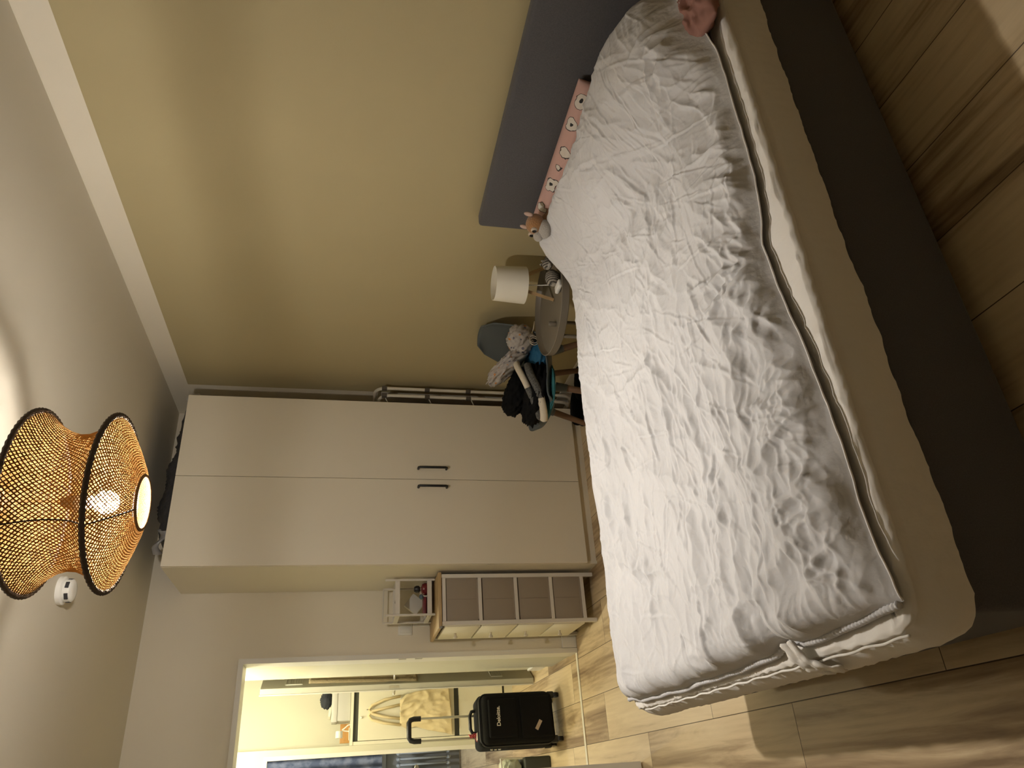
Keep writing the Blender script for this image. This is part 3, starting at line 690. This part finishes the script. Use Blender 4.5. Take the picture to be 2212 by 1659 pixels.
q = MB(o); q.blob((2.00, 3.35, .61), (.13, .14, .045), 80, 54, p=2.4, noise=.34, nf=1.7, seed=11, rot=(.25, .75, .1)); q.blob((2.07, 3.20, .575), (.075, .065, .065), 60, 40, noise=.34, nf=1.9, seed=12, rot=(0, .4, 0)); q.build('cloth_body', flor, fb, angle=180)
q = MB(o)
for dx in (0, .012): q.tube([(2.03+dx+.022*math.cos(a), 3.155, .515+.022*math.sin(a)) for a in np.linspace(0, 2*PI, 24)[:-1]], .0022, 6, closed=True)
q.tube([(2.06, 3.17, .53), (2.10, 3.14, .515), (2.14, 3.13, .508)], .003, 6); q.build('drawstring', sockw, fb, angle=180)
def sock(pts, rad, m, label, tipm, f0=.0):
    o_ = pts[0]; t_ = thing('sock', label, 'sock', o_)
    pv = [Vector(p) for p in pts]; n = 40; out = []
    for i in range(n+1):
        f = i/n*(len(pv)-1); k = min(int(f), len(pv)-2); u = f-k
        p0, p1_, p2_, p3 = pv[max(k-1, 0)], pv[k], pv[k+1], pv[min(k+2, len(pv)-1)]
        out.append(.5*((2*p1_)+(-p0+p2_)*u+(2*p0-5*p1_+4*p2_-p3)*u*u+(-p0+3*p1_-3*p2_+p3)*u**3))
    h = int(n*.55)
    rr = [rad*(.35+.65*min(1, i/3, (n-i)/3)) for i in range(n+1)]
    q = MB(o_); q.tube(out[:h+1], rr[:h+1], 14); q.build('leg_part', m, t_, angle=180)
    q = MB(o_); q.tube(out[h:], rr[h:], 14); q.build('foot_part', tipm, t_, angle=180)
sock([(1.97, 3.26, .595), (1.90, 3.21, .60), (1.80, 3.20, .565), (1.70, 3.25, .51), (1.64, 3.30, .475)], .017, sockw, 'long cream and grey sock lying across the clothes pile', sockg)
sock([(1.93, 3.22, .545), (1.84, 3.17, .545), (1.74, 3.19, .50), (1.66, 3.25, .47), (1.63, 3.29, .463)], .020, sockg, 'thick grey marl sock with a cream foot in front of the clothes pile', sockw)

# ================================================================== DRYING RACK
ar = thing('drying_rack', 'white folded clothes airer between the wardrobe and the khaki wall', 'clothes airer', (2.18, 4.08, 0))
tubem = mat('cream_tube', (.66, .62, .54), .35)
def uframe(x, y0, z0, z1, r, name='tube_frame'):
    q = MB((2.18, 4.08, 0)); pts = []; R_ = .07
    pts.append((x, 4.56, z1))
    for a in np.linspace(PI/2, 0, 8): pts.append((x, y0+R_-R_*math.cos(PI/2-a)*1.0 if 0 else y0+R_*(1-math.cos(PI/2-a+0)) if 0 else y0+R_*(1-math.sin(PI/2-a)), z1-R_*(1-math.cos(PI/2-a))))
    for a in np.linspace(0, PI/2, 8): pts.append((x, y0+R_*(1-math.cos(a)), z0+R_*(1-math.sin(a))))
    pts.append((x, 4.56, z0)); q.tube(pts, r, 12); return q.build(name, tubem, ar)
uframe(2.205, 4.06, .03, 1.30, .010); uframe(2.155, 4.06, .05, 1.275, .0095)
for z in (1.245, .98, .72, .3):
    for x in (2.205, 2.155):
        q = MB((2.18, 4.08, 0)); q.box((x-.012, 4.048, z-.016), (x+.012, 4.075, z+.016), .004, 2); q.build('clip', mat('grey_brown_clip', (.10, .085, .07), .5), ar)
for z0, z1 in ((1.0, 1.24), (.72, .97), (.30, .70), (.08, .20)):
    q = MB((2.18, 4.08, 0))
    x = 2.118
    q.tube([(x, 4.09, z0), (x, 4.09, z1)], .003, 6); q.tube([(x-.018, 4.22, z0), (x, 4.09, z0)], .003, 6); q.tube([(x+.03, 4.07, z1), (x, 4.09, z1-.02)], .003, 6)
    k = 0
    zz = z0+.035
    while zz < z1-.02: q.tube([(x, 4.09, zz), (x-.01, 4.40, zz)], .0022, 6); zz += .043
    q.build('wire_shelf', tubem, ar)
q = MB((2.13, 4.3, 0)); q.box((2.105, 4.20, .12), (2.145, 4.58, 1.22), .006, 2)
tag(q.build('folded_board', mat('wine_red_fabric', (.085, .035, .035), .8), None), 'dark wine red panel standing in the gap behind the airer', 'panel')

# dark shoes on the floor under the airer
for k, (x, y) in enumerate(((2.17, 3.80), (2.06, 3.93))):
    st = thing('shoe', ('black shoe nearer the wall under the airer', 'black shoe nearer the wardrobe under the airer')[k], 'shoe', (x, y, 0))
    q = MB((x, y, 0)); q.blob((x, y, .045), (.045, .12, .045), 28, 18, p=2.6, noise=.05, rot=(0, 0, 1.1)); q.build('upper', blackm, st, angle=180)
    q = MB((x, y, 0)); q.blob((x, y, .011), (.050, .125, .011), 28, 10, p=4, rot=(0, 0, 1.1)); q.build('sole', blackp, st, angle=180)

# ================================================================== DRAWER UNIT
dx0, dx1, dy0, dy1, dz = .788, 1.070, 4.156, 4.590, .905
dr = thing('drawer_unit', 'narrow four-drawer fabric chest with a wooden top beside the wardrobe', 'drawers', (dx0, dy0, 0))
woodtop = mat('pale_wood_top', (.42, .30, .155), .5, var=(20, .15, (.3, 3, 1)))
O = (dx0, dy0, 0)
q = MB(O); q.box((dx0-.012, dy0-.006, dz-.006), (dx1+.010, dy1+.008, dz+.014), .004, 2); q.build('top_panel', woodtop, dr)
frm = mat('white_metal', (.66, .63, .58), .4)
q = MB(O)
for x in (dx0, dx1-.022):
    for y in (dy0, dy1-.022):
        q.box((x, y, 0), (x+.022, y+.022, dz-.006), .002, 1)
for z in (.070, .26, .47, .68, .885):
    for y in (dy0+.003, dy1-.014): q.box((dx0+.02, y, z-.010), (dx1-.02, y+.010, z+.010), .001, 1)
q.build('frame', frm, dr, smooth=False)
taupe = mat('taupe_fabric', (.30, .255, .205), .9, weave=(220, .2)); cream = mat('cream_fabric', (.74, .70, .58), .85)
for k, (z0, z1) in enumerate(((.692, .872), (.482, .664), (.272, .454), (.082, .246))):
    q = MB(O); q.box((dx0+.010, dy0+.008, z0), (dx1-.010, dy1-.026, z1), .006, 2); q.box((dx0+.03, dy0+.0065, z0-.004), (dx1-.03, dy0+.02, z0+.006), .001, 1); d = q.build('drawer', taupe, dr)
    q = MB(O); q.box(((dx0+dx1)/2-.0008, dy0+.0065, z0+.01), ((dx0+dx1)/2+.0008, dy0+.009, z1-.01)); q.build('side_seam', mat('taupe_seam', (.23, .19, .15), .9), d)
    q = MB(O); q.box((dx0-.006, dy0+.026, z0-.012), (dx0+.010, dy1-.030, z1+.008), .004, 2); q.build('drawer_front', cream, d)
    q = MB(O); ym = (dy0+dy1)/2; zm = z1-.075
    q.lathe([(.0075, 0), (.006, .008), (.007, .014), (.0125, .020), (.0125, .026), (.009, .029), (.001, .030)], n=20); nvv = len(q.v)
    q.v = [(dx0-.006-v[2], ym+v[1], zm+v[0]) for v in q.v]; q.build('knob', mat('pale_knob', (.55, .50, .42), .4), d)
q = MB(O)
for x in (dx0-.010,):
    q.blob((x+.002, dy0+.002, dz+.001), (.009, .009, .012), 16, 12)
q.build('corner_guard', mat('clear_plastic', (.9, .9, .88), .08, trans=.7), dr)

# rack on top of the drawers
rk = thing('wire_rack', 'small white two-tier rack standing on the wooden chest top', 'rack', (.87, 4.30, dz+.014))
O = (.87, 4.30, dz+.014); zt = dz+.014
for x in (.872, 1.070):
    for y in (4.30, 4.52):
        q = MB(O); q.box((x, y, zt), (x+.012, y+.012, 1.205), .002, 1); q.build('upright', frm, rk, smooth=False)
for z in (.952, 1.135):
    q = MB(O)
    q.box((.878, 4.302, z-.014), (1.078, 4.308, z+.012)); q.box((.878, 4.524, z-.014), (1.078, 4.530, z+.012))
    q.box((.874, 4.308, z-.014), (.880, 4.524, z+.012)); q.box((1.076, 4.308, z-.014), (1.082, 4.524, z+.012)); q.box((.88, 4.308, z-.012), (1.076, 4.524, z-.009))
    q.build('tray', frm, rk, smooth=False)
q = MB(O); q.tube([(.876, 4.526, 1.205), (1.076, 4.526, 1.205)], .004, 6); q.build('top_rail', frm, rk)
# things on the rack
zs = .9435
def small(name, mb, m, label, cat): return tag(mb.build(name, m, None), label, cat)
bt = thing('perfume_bottle', 'dark red round bottle with a black cap on the rack', 'bottle', (1.035, 4.36, zs))
q = MB((1.035, 4.36, zs)); q.lathe([(.001, 0), (.024, 0), (.034, .012), (.036, .028), (.028, .046), (.010, .052), (.001, .052)], (1.035, 4.36, zs), 24); q.build('flask', mat('red_glass', (.16, .018, .02), .15), bt)
q = MB((1.035, 4.36, zs)); q.lathe([(.012, 0), (.013, .005)], (1.035, 4.36, zs+.052), 20); q.build('collar', steel, bt)
q = MB((1.035, 4.36, zs)); q.lathe([(.012, 0), (.020, .008), (.021, .022), (.014, .034), (.001, .036)], (1.035, 4.36, zs+.057), 20); q.build('cap', blackp, bt)
q = MB((.97, 4.44, zs)); q.box((.925, 4.45, zs+.035), (1.015, 4.475, zs+.125), .004, 2, rot=(0, math.radians(38), 0)); small('white_box', q, mat('matt_white_card', (.60, .58, .53), .7), 'white square box leaning on its corner at the back of the rack', 'box')
q = MB((.90, 4.35, zs)); q.box((.89, 4.33, zs+.022), (.985, 4.40, zs+.040), .003, 2); small('red_case', q, mat('dark_red_plastic', (.15, .02, .025), .4), 'flat dark red case on top of the black case on the rack', 'case')
q = MB((.93, 4.35, zs)); q.box((.888, 4.325, zs), (.99, 4.41, zs+.020), .004, 2); small('black_case', q, blackp, 'flat black case lying on the rack tray', 'case')
q = MB((.99, 4.34, zs)); q.blob((.985, 4.335, zs+.052), (.014, .018, .012), 16, 12, noise=.2); small('blue_tube', q, mat('blue_grey_plastic', (.09, .14, .18), .35), 'small blue grey tube on the red case', 'tube')
q = MB((.93, 4.40, 1.14)); q.tube([(.90, 4.33, 1.1315), (.93, 4.35, 1.134), (.96, 4.36, 1.145), (.975, 4.37, 1.142)], .0018, 6); small('cable_end', q, blackp, 'thin black cable end on the upper rack tier', 'cable')

# light switch, cable duct
sw = thing('light_switch', 'square white light switch on the wall between the rack and the doorway', 'light switch', (.865, YB, 1.066))
q = MB(); q.box((-.042, -.008, -.042), (.042, 0, .042), .003, 2); q.build('switch_frame', MATS['white_plastic'], sw)
q = MB(); q.box((-.030, -.012, -.030), (.030, -.007, .030), .002, 2); q.build('rocker', gloss_white, sw)
q = MB((.885, YB, .98)); q.box((.872, YB-.016, .92), (.905, YB-.0005, 1.022), .002, 1)
tag(q.build('cable_duct', gloss_white, None, smooth=False), 'short white cable duct on the wall below the light switch', 'cable duct')

# ================================================================== SUITCASE
sx, sy = .375, 5.10
su = thing('suitcase', 'black fabric trolley suitcase with its handle pulled out, in the hallway', 'suitcase', (sx, sy, 0), .12)
sfab = mat('black_suitcase_fabric', (.007, .007, .007), .9, bump=(180, .2, .002), spec=.15); trimk = mat('black_piping', (.02, .02, .02), .35)
q = MB(); q.box((-.158, .035, .070), (.158, .235, .555), .035, 5); q.build('body', sfab, su)
q = MB(); q.box((-.152, -.015, .055), (.152, .06, .530), .045, 6); q.build('front_panel', sfab, su)
for z0, z1, xx in ((.305, .495, .118), (.075, .285, .125)):
    q = MB(); q.box((-xx, -.028, z0), (xx, .0, z1), .030, 5); q.build('front_pocket', sfab, su)
def rloop(x0, x1, z0, z1, r, y, n=8):
    P_ = []
    for cx, cz, a0_ in ((x1-r, z0+r, -PI/2), (x1-r, z1-r, 0), (x0+r, z1-r, PI/2), (x0+r, z0+r, PI)):
        for i in range(n+1): a = a0_+PI/2*i/n; P_.append((cx+r*math.cos(a), y, cz+r*math.sin(a)))
    return P_
for y in (.030, .048):
    q = MB(); q.tube(rloop(-.158, .158, .06, .545, .05, y), .004, 8, closed=True); q.build('piping', trimk, su)
for x in (-.068, .068):
    q = MB(); q.tube([(x, .225, .54), (x, .225, .76)], .0085, 12); q.tube([(x, .225, .76), (x, .225, .955)], .0068, 12); q.build('telescopic_pole', mat('aluminium', (.62, .61, .55), .3, 1.0), su)
q = MB(); q.tube([(-.068, .225, .905), (-.068, .225, .950), (-.062, .225, .972), (-.045, .225, .983), (.045, .225, .983), (.062, .225, .972), (.068, .225, .950), (.068, .225, .905)], .0165, 12); q.build('pull_handle', blackp, su)
q = MB(); q.tube([(-.06, .13, .553), (-.055, .13, .580), (-.03, .13, .592), (.05, .13, .592), (.075, .13, .580), (.08, .13, .553)], .011, 10); q.build('carry_handle', blackp, su)
for x in (-.135, .135):
    for y in (.035, .215):
        q = MB(); q.tube([(x-.012, y, .026), (x+.012, y, .026)], .026, 20); q.build('wheel', blackp, su)
        q = MB(); q.box((x-.022, y-.022, .035), (x+.022, y+.022, .085), .01, 3); q.build('wheel_housing', blackp, su)
q = MB()
for k in range(3): q.box((-.1665, .10, .455-.026*k), (-.155, .118, .472-.026*k), .002, 1)
q.build('zip_lock', steel, su)
q = MB()
cu_ = bpy.data.curves.new('lettering', 'FONT'); cu_.body = 'Deloitte.'; cu_.size = .034; cu_.extrude = .0006; cu_.align_x = 'CENTER'; cu_.offset = .0006
to = bpy.data.objects.new('tmp', cu_); C.objects.link(to); dg = bpy.context.evaluated_depsgraph_get(); me = bpy.data.meshes.new_from_object(to.evaluated_get(dg))
bpy.data.objects.remove(to); me.name = 'lettering'; me.materials.clear(); me.materials.append(mat('white_print', (.72, .68, .60), .6))
tob = bpy.data.objects.new('lettering', me); C.objects.link(tob); tob.parent = su; tob.rotation_euler = (PI/2, 0, 0); tob.location = (.010, -.0288, .420); tob['label'] = 'white printed lettering'
q = MB(); q.box((-.032, -.0292, .150), (.032, -.0275, .172), 0, 1, rot=None); q.v = [tuple(Matrix.Rotation(math.radians(32), 3, 'Y') @ (Vector(v)-Vector((0, 0, .161))) + Vector((-.055, 0, .170))) for v in q.v]
q.build('paper_sticker', mat('beige_label', (.42, .34, .27), .7), su, smooth=False)
q = MB(); q.box((-.105, .085, .5535), (-.060, .125, .5565), .001, 1); q.build('luggage_tag', mat('pale_tag', (.70, .62, .52), .5), su)
q = MB()
q.tube([(-.075+.012*math.sin(k*1.9), .115+.01*math.cos(k*2.3), .560+.004*k) for k in range(12)], .004, 6); q.tube([(-.08, .11, .57), (-.11, .10, .56), (-.13, .08, .52)], .002, 6); q.build('red_ribbon', mat('red_ribbon', (.45, .03, .04), .5), su)

# ================================================================== HALLWAY THINGS
# open bathroom door leaf with air grilles
h0 = Vector((.655, 5.79, 0)); h1 = Vector((1.05, 6.50, 0)); dvv = h1-h0; a2 = math.atan2(dvv.y, dvv.x); L2 = dvv.length
d2 = thing('door_2', 'x', 'x', h0[:], a2); del d2['label']; del d2['category']; d2['kind'] = 'structure'
doorg = mat('grey_white_door', (.55, .55, .50), .5)
q = MB(); q.box((0, -.042, .01), (L2, -.002, 1.985), .002, 1); q.build('door_leaf', doorg, d2, smooth=False)
q = MB(); q.box((-.012, -.004, .01), (L2, .004, 1.990), .001, 1); q.build('rebate', gloss_white, d2, smooth=False)
for z0, z1 in ((1.70, 1.82), (.24, .33)):
    q = MB(); q.box((.05, -.048, z0), (.42, -.042, z0+.008)); q.box((.05, -.048, z1-.008), (.42, -.042, z1)); q.box((.05, -.048, z0), (.062, -.042, z1)); q.box((.412, -.048, z0), (.42, -.042, z1))
    for k in range(5): q.box((.06, -.048, z0+.014+k*(z1-z0-.028)/5), (.41, -.041, z0+.022+k*(z1-z0-.028)/5))
    q.build('air_grille', mat('pale_grille', (.6, .6, .55), .5), d2, smooth=False)
for sgn in (-1, 1):
    yb_ = -.044 if sgn < 0 else .004
    q = MB(); q.box((.030, min(yb_, yb_+sgn*.004), .93), (.065, max(yb_, yb_+sgn*.004), 1.10), .001, 1); q.tube([(.048, yb_, 1.05), (.048, yb_+sgn*.045, 1.05), (.058, yb_+sgn*.052, 1.05), (.16, yb_+sgn*.052, 1.05)], .009, 10); q.build('door_handle', steel, d2)
q = MB(); q.box((-.0015, -.030, 1.02), (.001, -.012, 1.09)); q.build('latch', steel, d2)
# knitted garment hanging on the door
q = MB((.80, 5.92, 1.2)); 
U, V = np.meshgrid(np.linspace(0, 1, 40), np.linspace(0, 1, 30), indexing='ij')
ca, sa = math.cos(a2), math.sin(a2)
lx_ = .06+.26*V-.035*U; ly_ = -.048-.035*np.sin(PI*V)*(1-.4*U)-.006*np.sin(V*25)
zz_ = 1.66-.78*U
q.grid(np.stack([h0.x+lx_*ca-ly_*sa, h0.y+lx_*sa+ly_*ca, zz_], -1)); oo = q.build('knitted_scarf', mat('beige_knit', (.42, .35, .23), .95, bump=(120, .8, .006)), None, angle=180)
md = oo.modifiers.new('s', 'SOLIDIFY'); md.thickness = .012
tag(oo, 'beige knitted scarf hanging on the inner side of the bathroom door', 'scarf')
# built-in cabinet with tote bag
cb = thing('hall_cabinet', 'white built-in cabinet with dark gaps at the end of the hallway', 'cabinet', (.35, 6.60, 0))
cbm = mat('cream_cabinet', (.74, .72, .60), .45); gapm = mat('dark_gap', (.06, .065, .055), .5)
O = (.35, 6.60, 0)
q = MB(O); q.box((.346, 6.62, 0), (1.25, 6.898, 1.325)); q.build('carcass', gapm, cb, smooth=False)
q = MB(O); q.box((.346, 6.60, 0), (.372, 6.63, 1.34)); q.box((.346, 6.595, 1.325), (1.25, 6.898, 1.348)); q.box((.372, 6.61, 0), (1.25, 6.63, .07)); q.build('frame', cbm, cb, smooth=False)
for z0, z1 in ((.505, 1.285), (.09, .465)):
    q = MB(O); q.box((.376, 6.600, z0), (.86, 6.619, z1), .002, 1); q.build('cabinet_door', cbm, cb, smooth=False)
q = MB(O); q.blob((.545, 6.592, 1.262), (.010, .010, .010), 12, 8); q.build('knob', gloss_white, cb)
# tote bag
tote = thing('tote_bag', 'cream cotton tote bag hanging from a hook on the hallway cabinet door', 'bag', (.54, 6.58, 1.1))
tm = mat('cream_canvas', (.68, .58, .36), .9, bump=(40, .5, .006))
U, V = np.meshgrid(np.linspace(0, 1, 50), np.linspace(0, 1, 50), indexing='ij')
lft = np.interp(U, [0, .12, .3, .6, 1], [.47, .445, .455, .42, .385]); rgt = np.interp(U, [0, .12, .3, .6, 1], [.66, .70, .72, .735, .755])
xx = lft+(rgt-lft)*V; zz = .955-.415*U-.03*np.sin(V*PI)*0+.025*(V-.5)*U
yy = 6.572-.030*np.sin(PI*V)-.012*ridge(V*4+U, U*3-V*2, 3, 2)-.012*pn(V*7, U*6, 5)
q = MB((.54, 6.58, 1.1)); q.grid(np.stack([xx, yy, zz], -1)); oo = q.build('bag_body', tm, tote, angle=180); oo.modifiers.new('s', 'SOLIDIFY').thickness = .01
for x0, x1, xt in ((.475, .625, .555), (.52, .69, .60)):
    q = MB((.54, 6.58, 1.1)); q.tube([(x0, 6.565, .95), (x0+.02, 6.57, 1.08), (xt-.03, 6.575, 1.18), (xt, 6.575, 1.205), (xt+.03, 6.575, 1.18), (x1-.02, 6.57, 1.08), (x1, 6.565, .95)], .011, 8); q.build('strap', tm, tote, angle=180)
q = MB((.63, 6.59, 1.2)); q.tube([(.60, 6.598, 1.21), (.60, 6.57, 1.205), (.60, 6.562, 1.222)], .004, 8); tag(q.build('hook', steel, None), 'small metal hook holding the tote bag', 'hook')
# box, folded dark cloth, lamp, wooden board on the cabinet
q = MB((.64, 6.7, 1.35)); q.box((.530, 6.63, 1.349), (.80, 6.85, 1.470), .006, 2); bx = q.build('storage_box', mat('pale_grey_box', (.52, .52, .50), .6), None); tag(bx, 'pale grey storage box with a lid on top of the hallway cabinet', 'box')
q = MB((.64, 6.7, 1.35)); q.box((.524, 6.624, 1.455), (.806, 6.856, 1.500), .004, 2); q.build('lid', mat('pale_grey_lid', (.58, .58, .56), .55), bx)
q = MB((.68, 6.7, 1.5)); q.blob((.70, 6.72, 1.545), (.065, .07, .045), 40, 24, noise=.3, nf=4, seed=9, flat=1.502); tag(q.build('dark_cloth', mat('charcoal_cloth', (.03, .035, .045), .9), None, angle=180), 'crumpled charcoal cloth on the storage box', 'cloth')
q = MB((.6, 6.7, 1.5)); q.box((.56, 6.66, 1.502), (.63, 6.76, 1.522), .004, 2, rot=(0, .1, .2)); tag(q.build('small_packet', cbm, None), 'small cream packet lying on the storage box', 'packet')
q = MB((.45, 6.75, 1.35)); q.box((.375, 6.78, 1.349), (.52, 6.795, 1.425), .003, 2, rot=(0, 0, .08)); tag(q.build('wooden_board', mat('orange_wood', (.50, .27, .09), .5, var=(20, .15, (.2, 1, 2))), None), 'small light wood board leaning behind the clip lamp', 'board')
cl_ = thing('clip_lamp', 'white clip-on spotlight on the edge of the hallway cabinet', 'lamp', (.45, 6.63, 1.349))
O = (.45, 6.63, 1.349); wp = MATS['white_plastic']
q = MB(O); q.box((.385, 6.59, 1.349), (.475, 6.63, 1.357), .002, 1); q.build('clamp', wp, cl_)
q = MB(O); q.tube([(.50, 6.60, 1.33), (.495, 6.60, 1.365), (.475, 6.61, 1.39), (.462, 6.61, 1.41)], .005, 8); q.tube([(.45, 6.61, 1.355), (.455, 6.61, 1.39), (.462, 6.61, 1.41)], .005, 8); q.build('arm', wp, cl_)
q = MB(O); q.lathe([(.001, 0), (.026, 0), (.028, .01), (.028, .05), (.024, .05), (.023, .012), (.001, .010)], n=28); q.v = [(.455-v[2], 6.61+v[1], 1.432+v[0]) for v in q.v]; q.build('spot_head', wp, cl_)
# far room: window, curtain, radiator
fz = thing('window_1', 'x', 'x', (-.3, 9.88, 0)); del fz['label']; del fz['category']; fz['kind'] = 'structure'
O = (-.3, 9.88, 0)
q = MB(O)
for lo, hi in (((-1.1, 9.84, .88), (.53, 9.90, .93)), ((-1.1, 9.84, 2.36), (.53, 9.90, 2.42)), ((-1.1, 9.84, .93), (-1.04, 9.90, 2.36)), ((.47, 9.84, .93), (.53, 9.90, 2.36)), ((-.31, 9.84, .93), (-.26, 9.90, 2.36))): q.box(lo, hi, .004, 1)
q.build('window_frame', mat('grey_frame', (.42, .44, .46), .5), fz, smooth=False)
lace = mat('blue_lace_curtain', (.10, .13, .20), .9)
nt = lace.node_tree; N = nt.nodes; L = nt.links; tc = N.new('ShaderNodeTexCoord'); nz = N.new('ShaderNodeTexNoise'); nz.inputs['Scale'].default_value = 9; nz.inputs['Detail'].default_value = 3; L.new(tc.outputs['Object'], nz.inputs[0])
cr2 = N.new('ShaderNodeValToRGB'); cr2.color_ramp.elements[0].position = .42; cr2.color_ramp.elements[0].color = (.115, .135, .18, 1); cr2.color_ramp.elements[1].position = .62; cr2.color_ramp.elements[1].color = (.27, .29, .33, 1)
L.new(nz.outputs[0], cr2.inputs[0]); L.new(cr2.outputs[0], N['Principled BSDF'].inputs['Base Color'])
U, V = np.meshgrid(np.linspace(0, 1, 160), np.linspace(0, 1, 8), indexing='ij')
q = MB((-.4, 9.78, 2.4)); q.grid(np.stack([-1.1+1.62*U, 9.78+.018*np.sin(U*95)+.01*pn(U*9, V*2, 1), .93+1.5*V], -1)); oo = q.build('lace_curtain', lace, None, angle=180)
tag(oo, 'blue grey patterned lace curtain in the room beyond the hallway', 'curtain')
ra = thing('radiator', 'grey ribbed column radiator below the far curtain', 'radiator', (-.2, 9.72, 0)); rm = mat('radiator_grey', (.36, .39, .42), .4)
O = (-.2, 9.72, 0); zb, zt2 = .16, .74
for x0 in np.arange(.46, -1.0, -.062):
    q = MB(O)
    for yy_ in (9.68, 9.76): q.tube([(x0, yy_, zb), (x0, yy_, zt2)], .0125, 10)
    q.blob((x0, 9.72, zb), (.026, .058, .03), 14, 10); q.blob((x0, 9.72, zt2), (.026, .058, .03), 14, 10); q.build('column', rm, ra, angle=180)
# dark box with folded laundry by the doorway
q = MB((-.02, 5.55, 0)); q.box((-.30, 5.48, 0), (.155, 5.85, .185), .012, 3); tag(q.build('storage_crate', mat('dark_green_grey_box', (.05, .055, .045), .6), None), 'low dark box on the hallway floor behind the suitcase', 'box')
q = MB((.0, 5.6, .16)); q.blob((.03, 5.60, .262), (.115, .09, .075), 50, 30, p=2.8, noise=.25, nf=3, seed=7, flat=.188); tag(q.build('pale_laundry', mat('pale_green_cloth', (.55, .58, .46), .85), None, angle=180), 'pale green folded laundry on the dark box', 'laundry')
q = MB((.05, 5.56, .25)); q.tube([(.155, 5.50, .345), (.150, 5.50, .24), (.148, 5.50, .195)], .006, 8); q.tube([(.155, 5.50, .348), (.02, 5.50, .335)], .006, 8); tag(q.build('plastic_hanger', gloss_white, None), 'white plastic hanger lying over the pale laundry', 'hanger')

# fill light added to brighten the far room, out of the camera's sight
fl2 = thing('far_room_fill_light', 'unseen glowing globe added to brighten the room beyond the hallway', 'lamp', (-.75, 8.6, 2.40))
q = MB(); q.tube([(0, 0, .03), (0, 0, .16)], .01, 8); q.build('stem', MATS['white_plastic'], fl2)
q = MB(); q.blob((0, 0, 0), (.05, .05, .05), 20, 12); q.build('globe', mat('far_fill_glow', (1, .95, .85), .5, emit=((.90, .94, 1.0), 800.0)), fl2, angle=180)
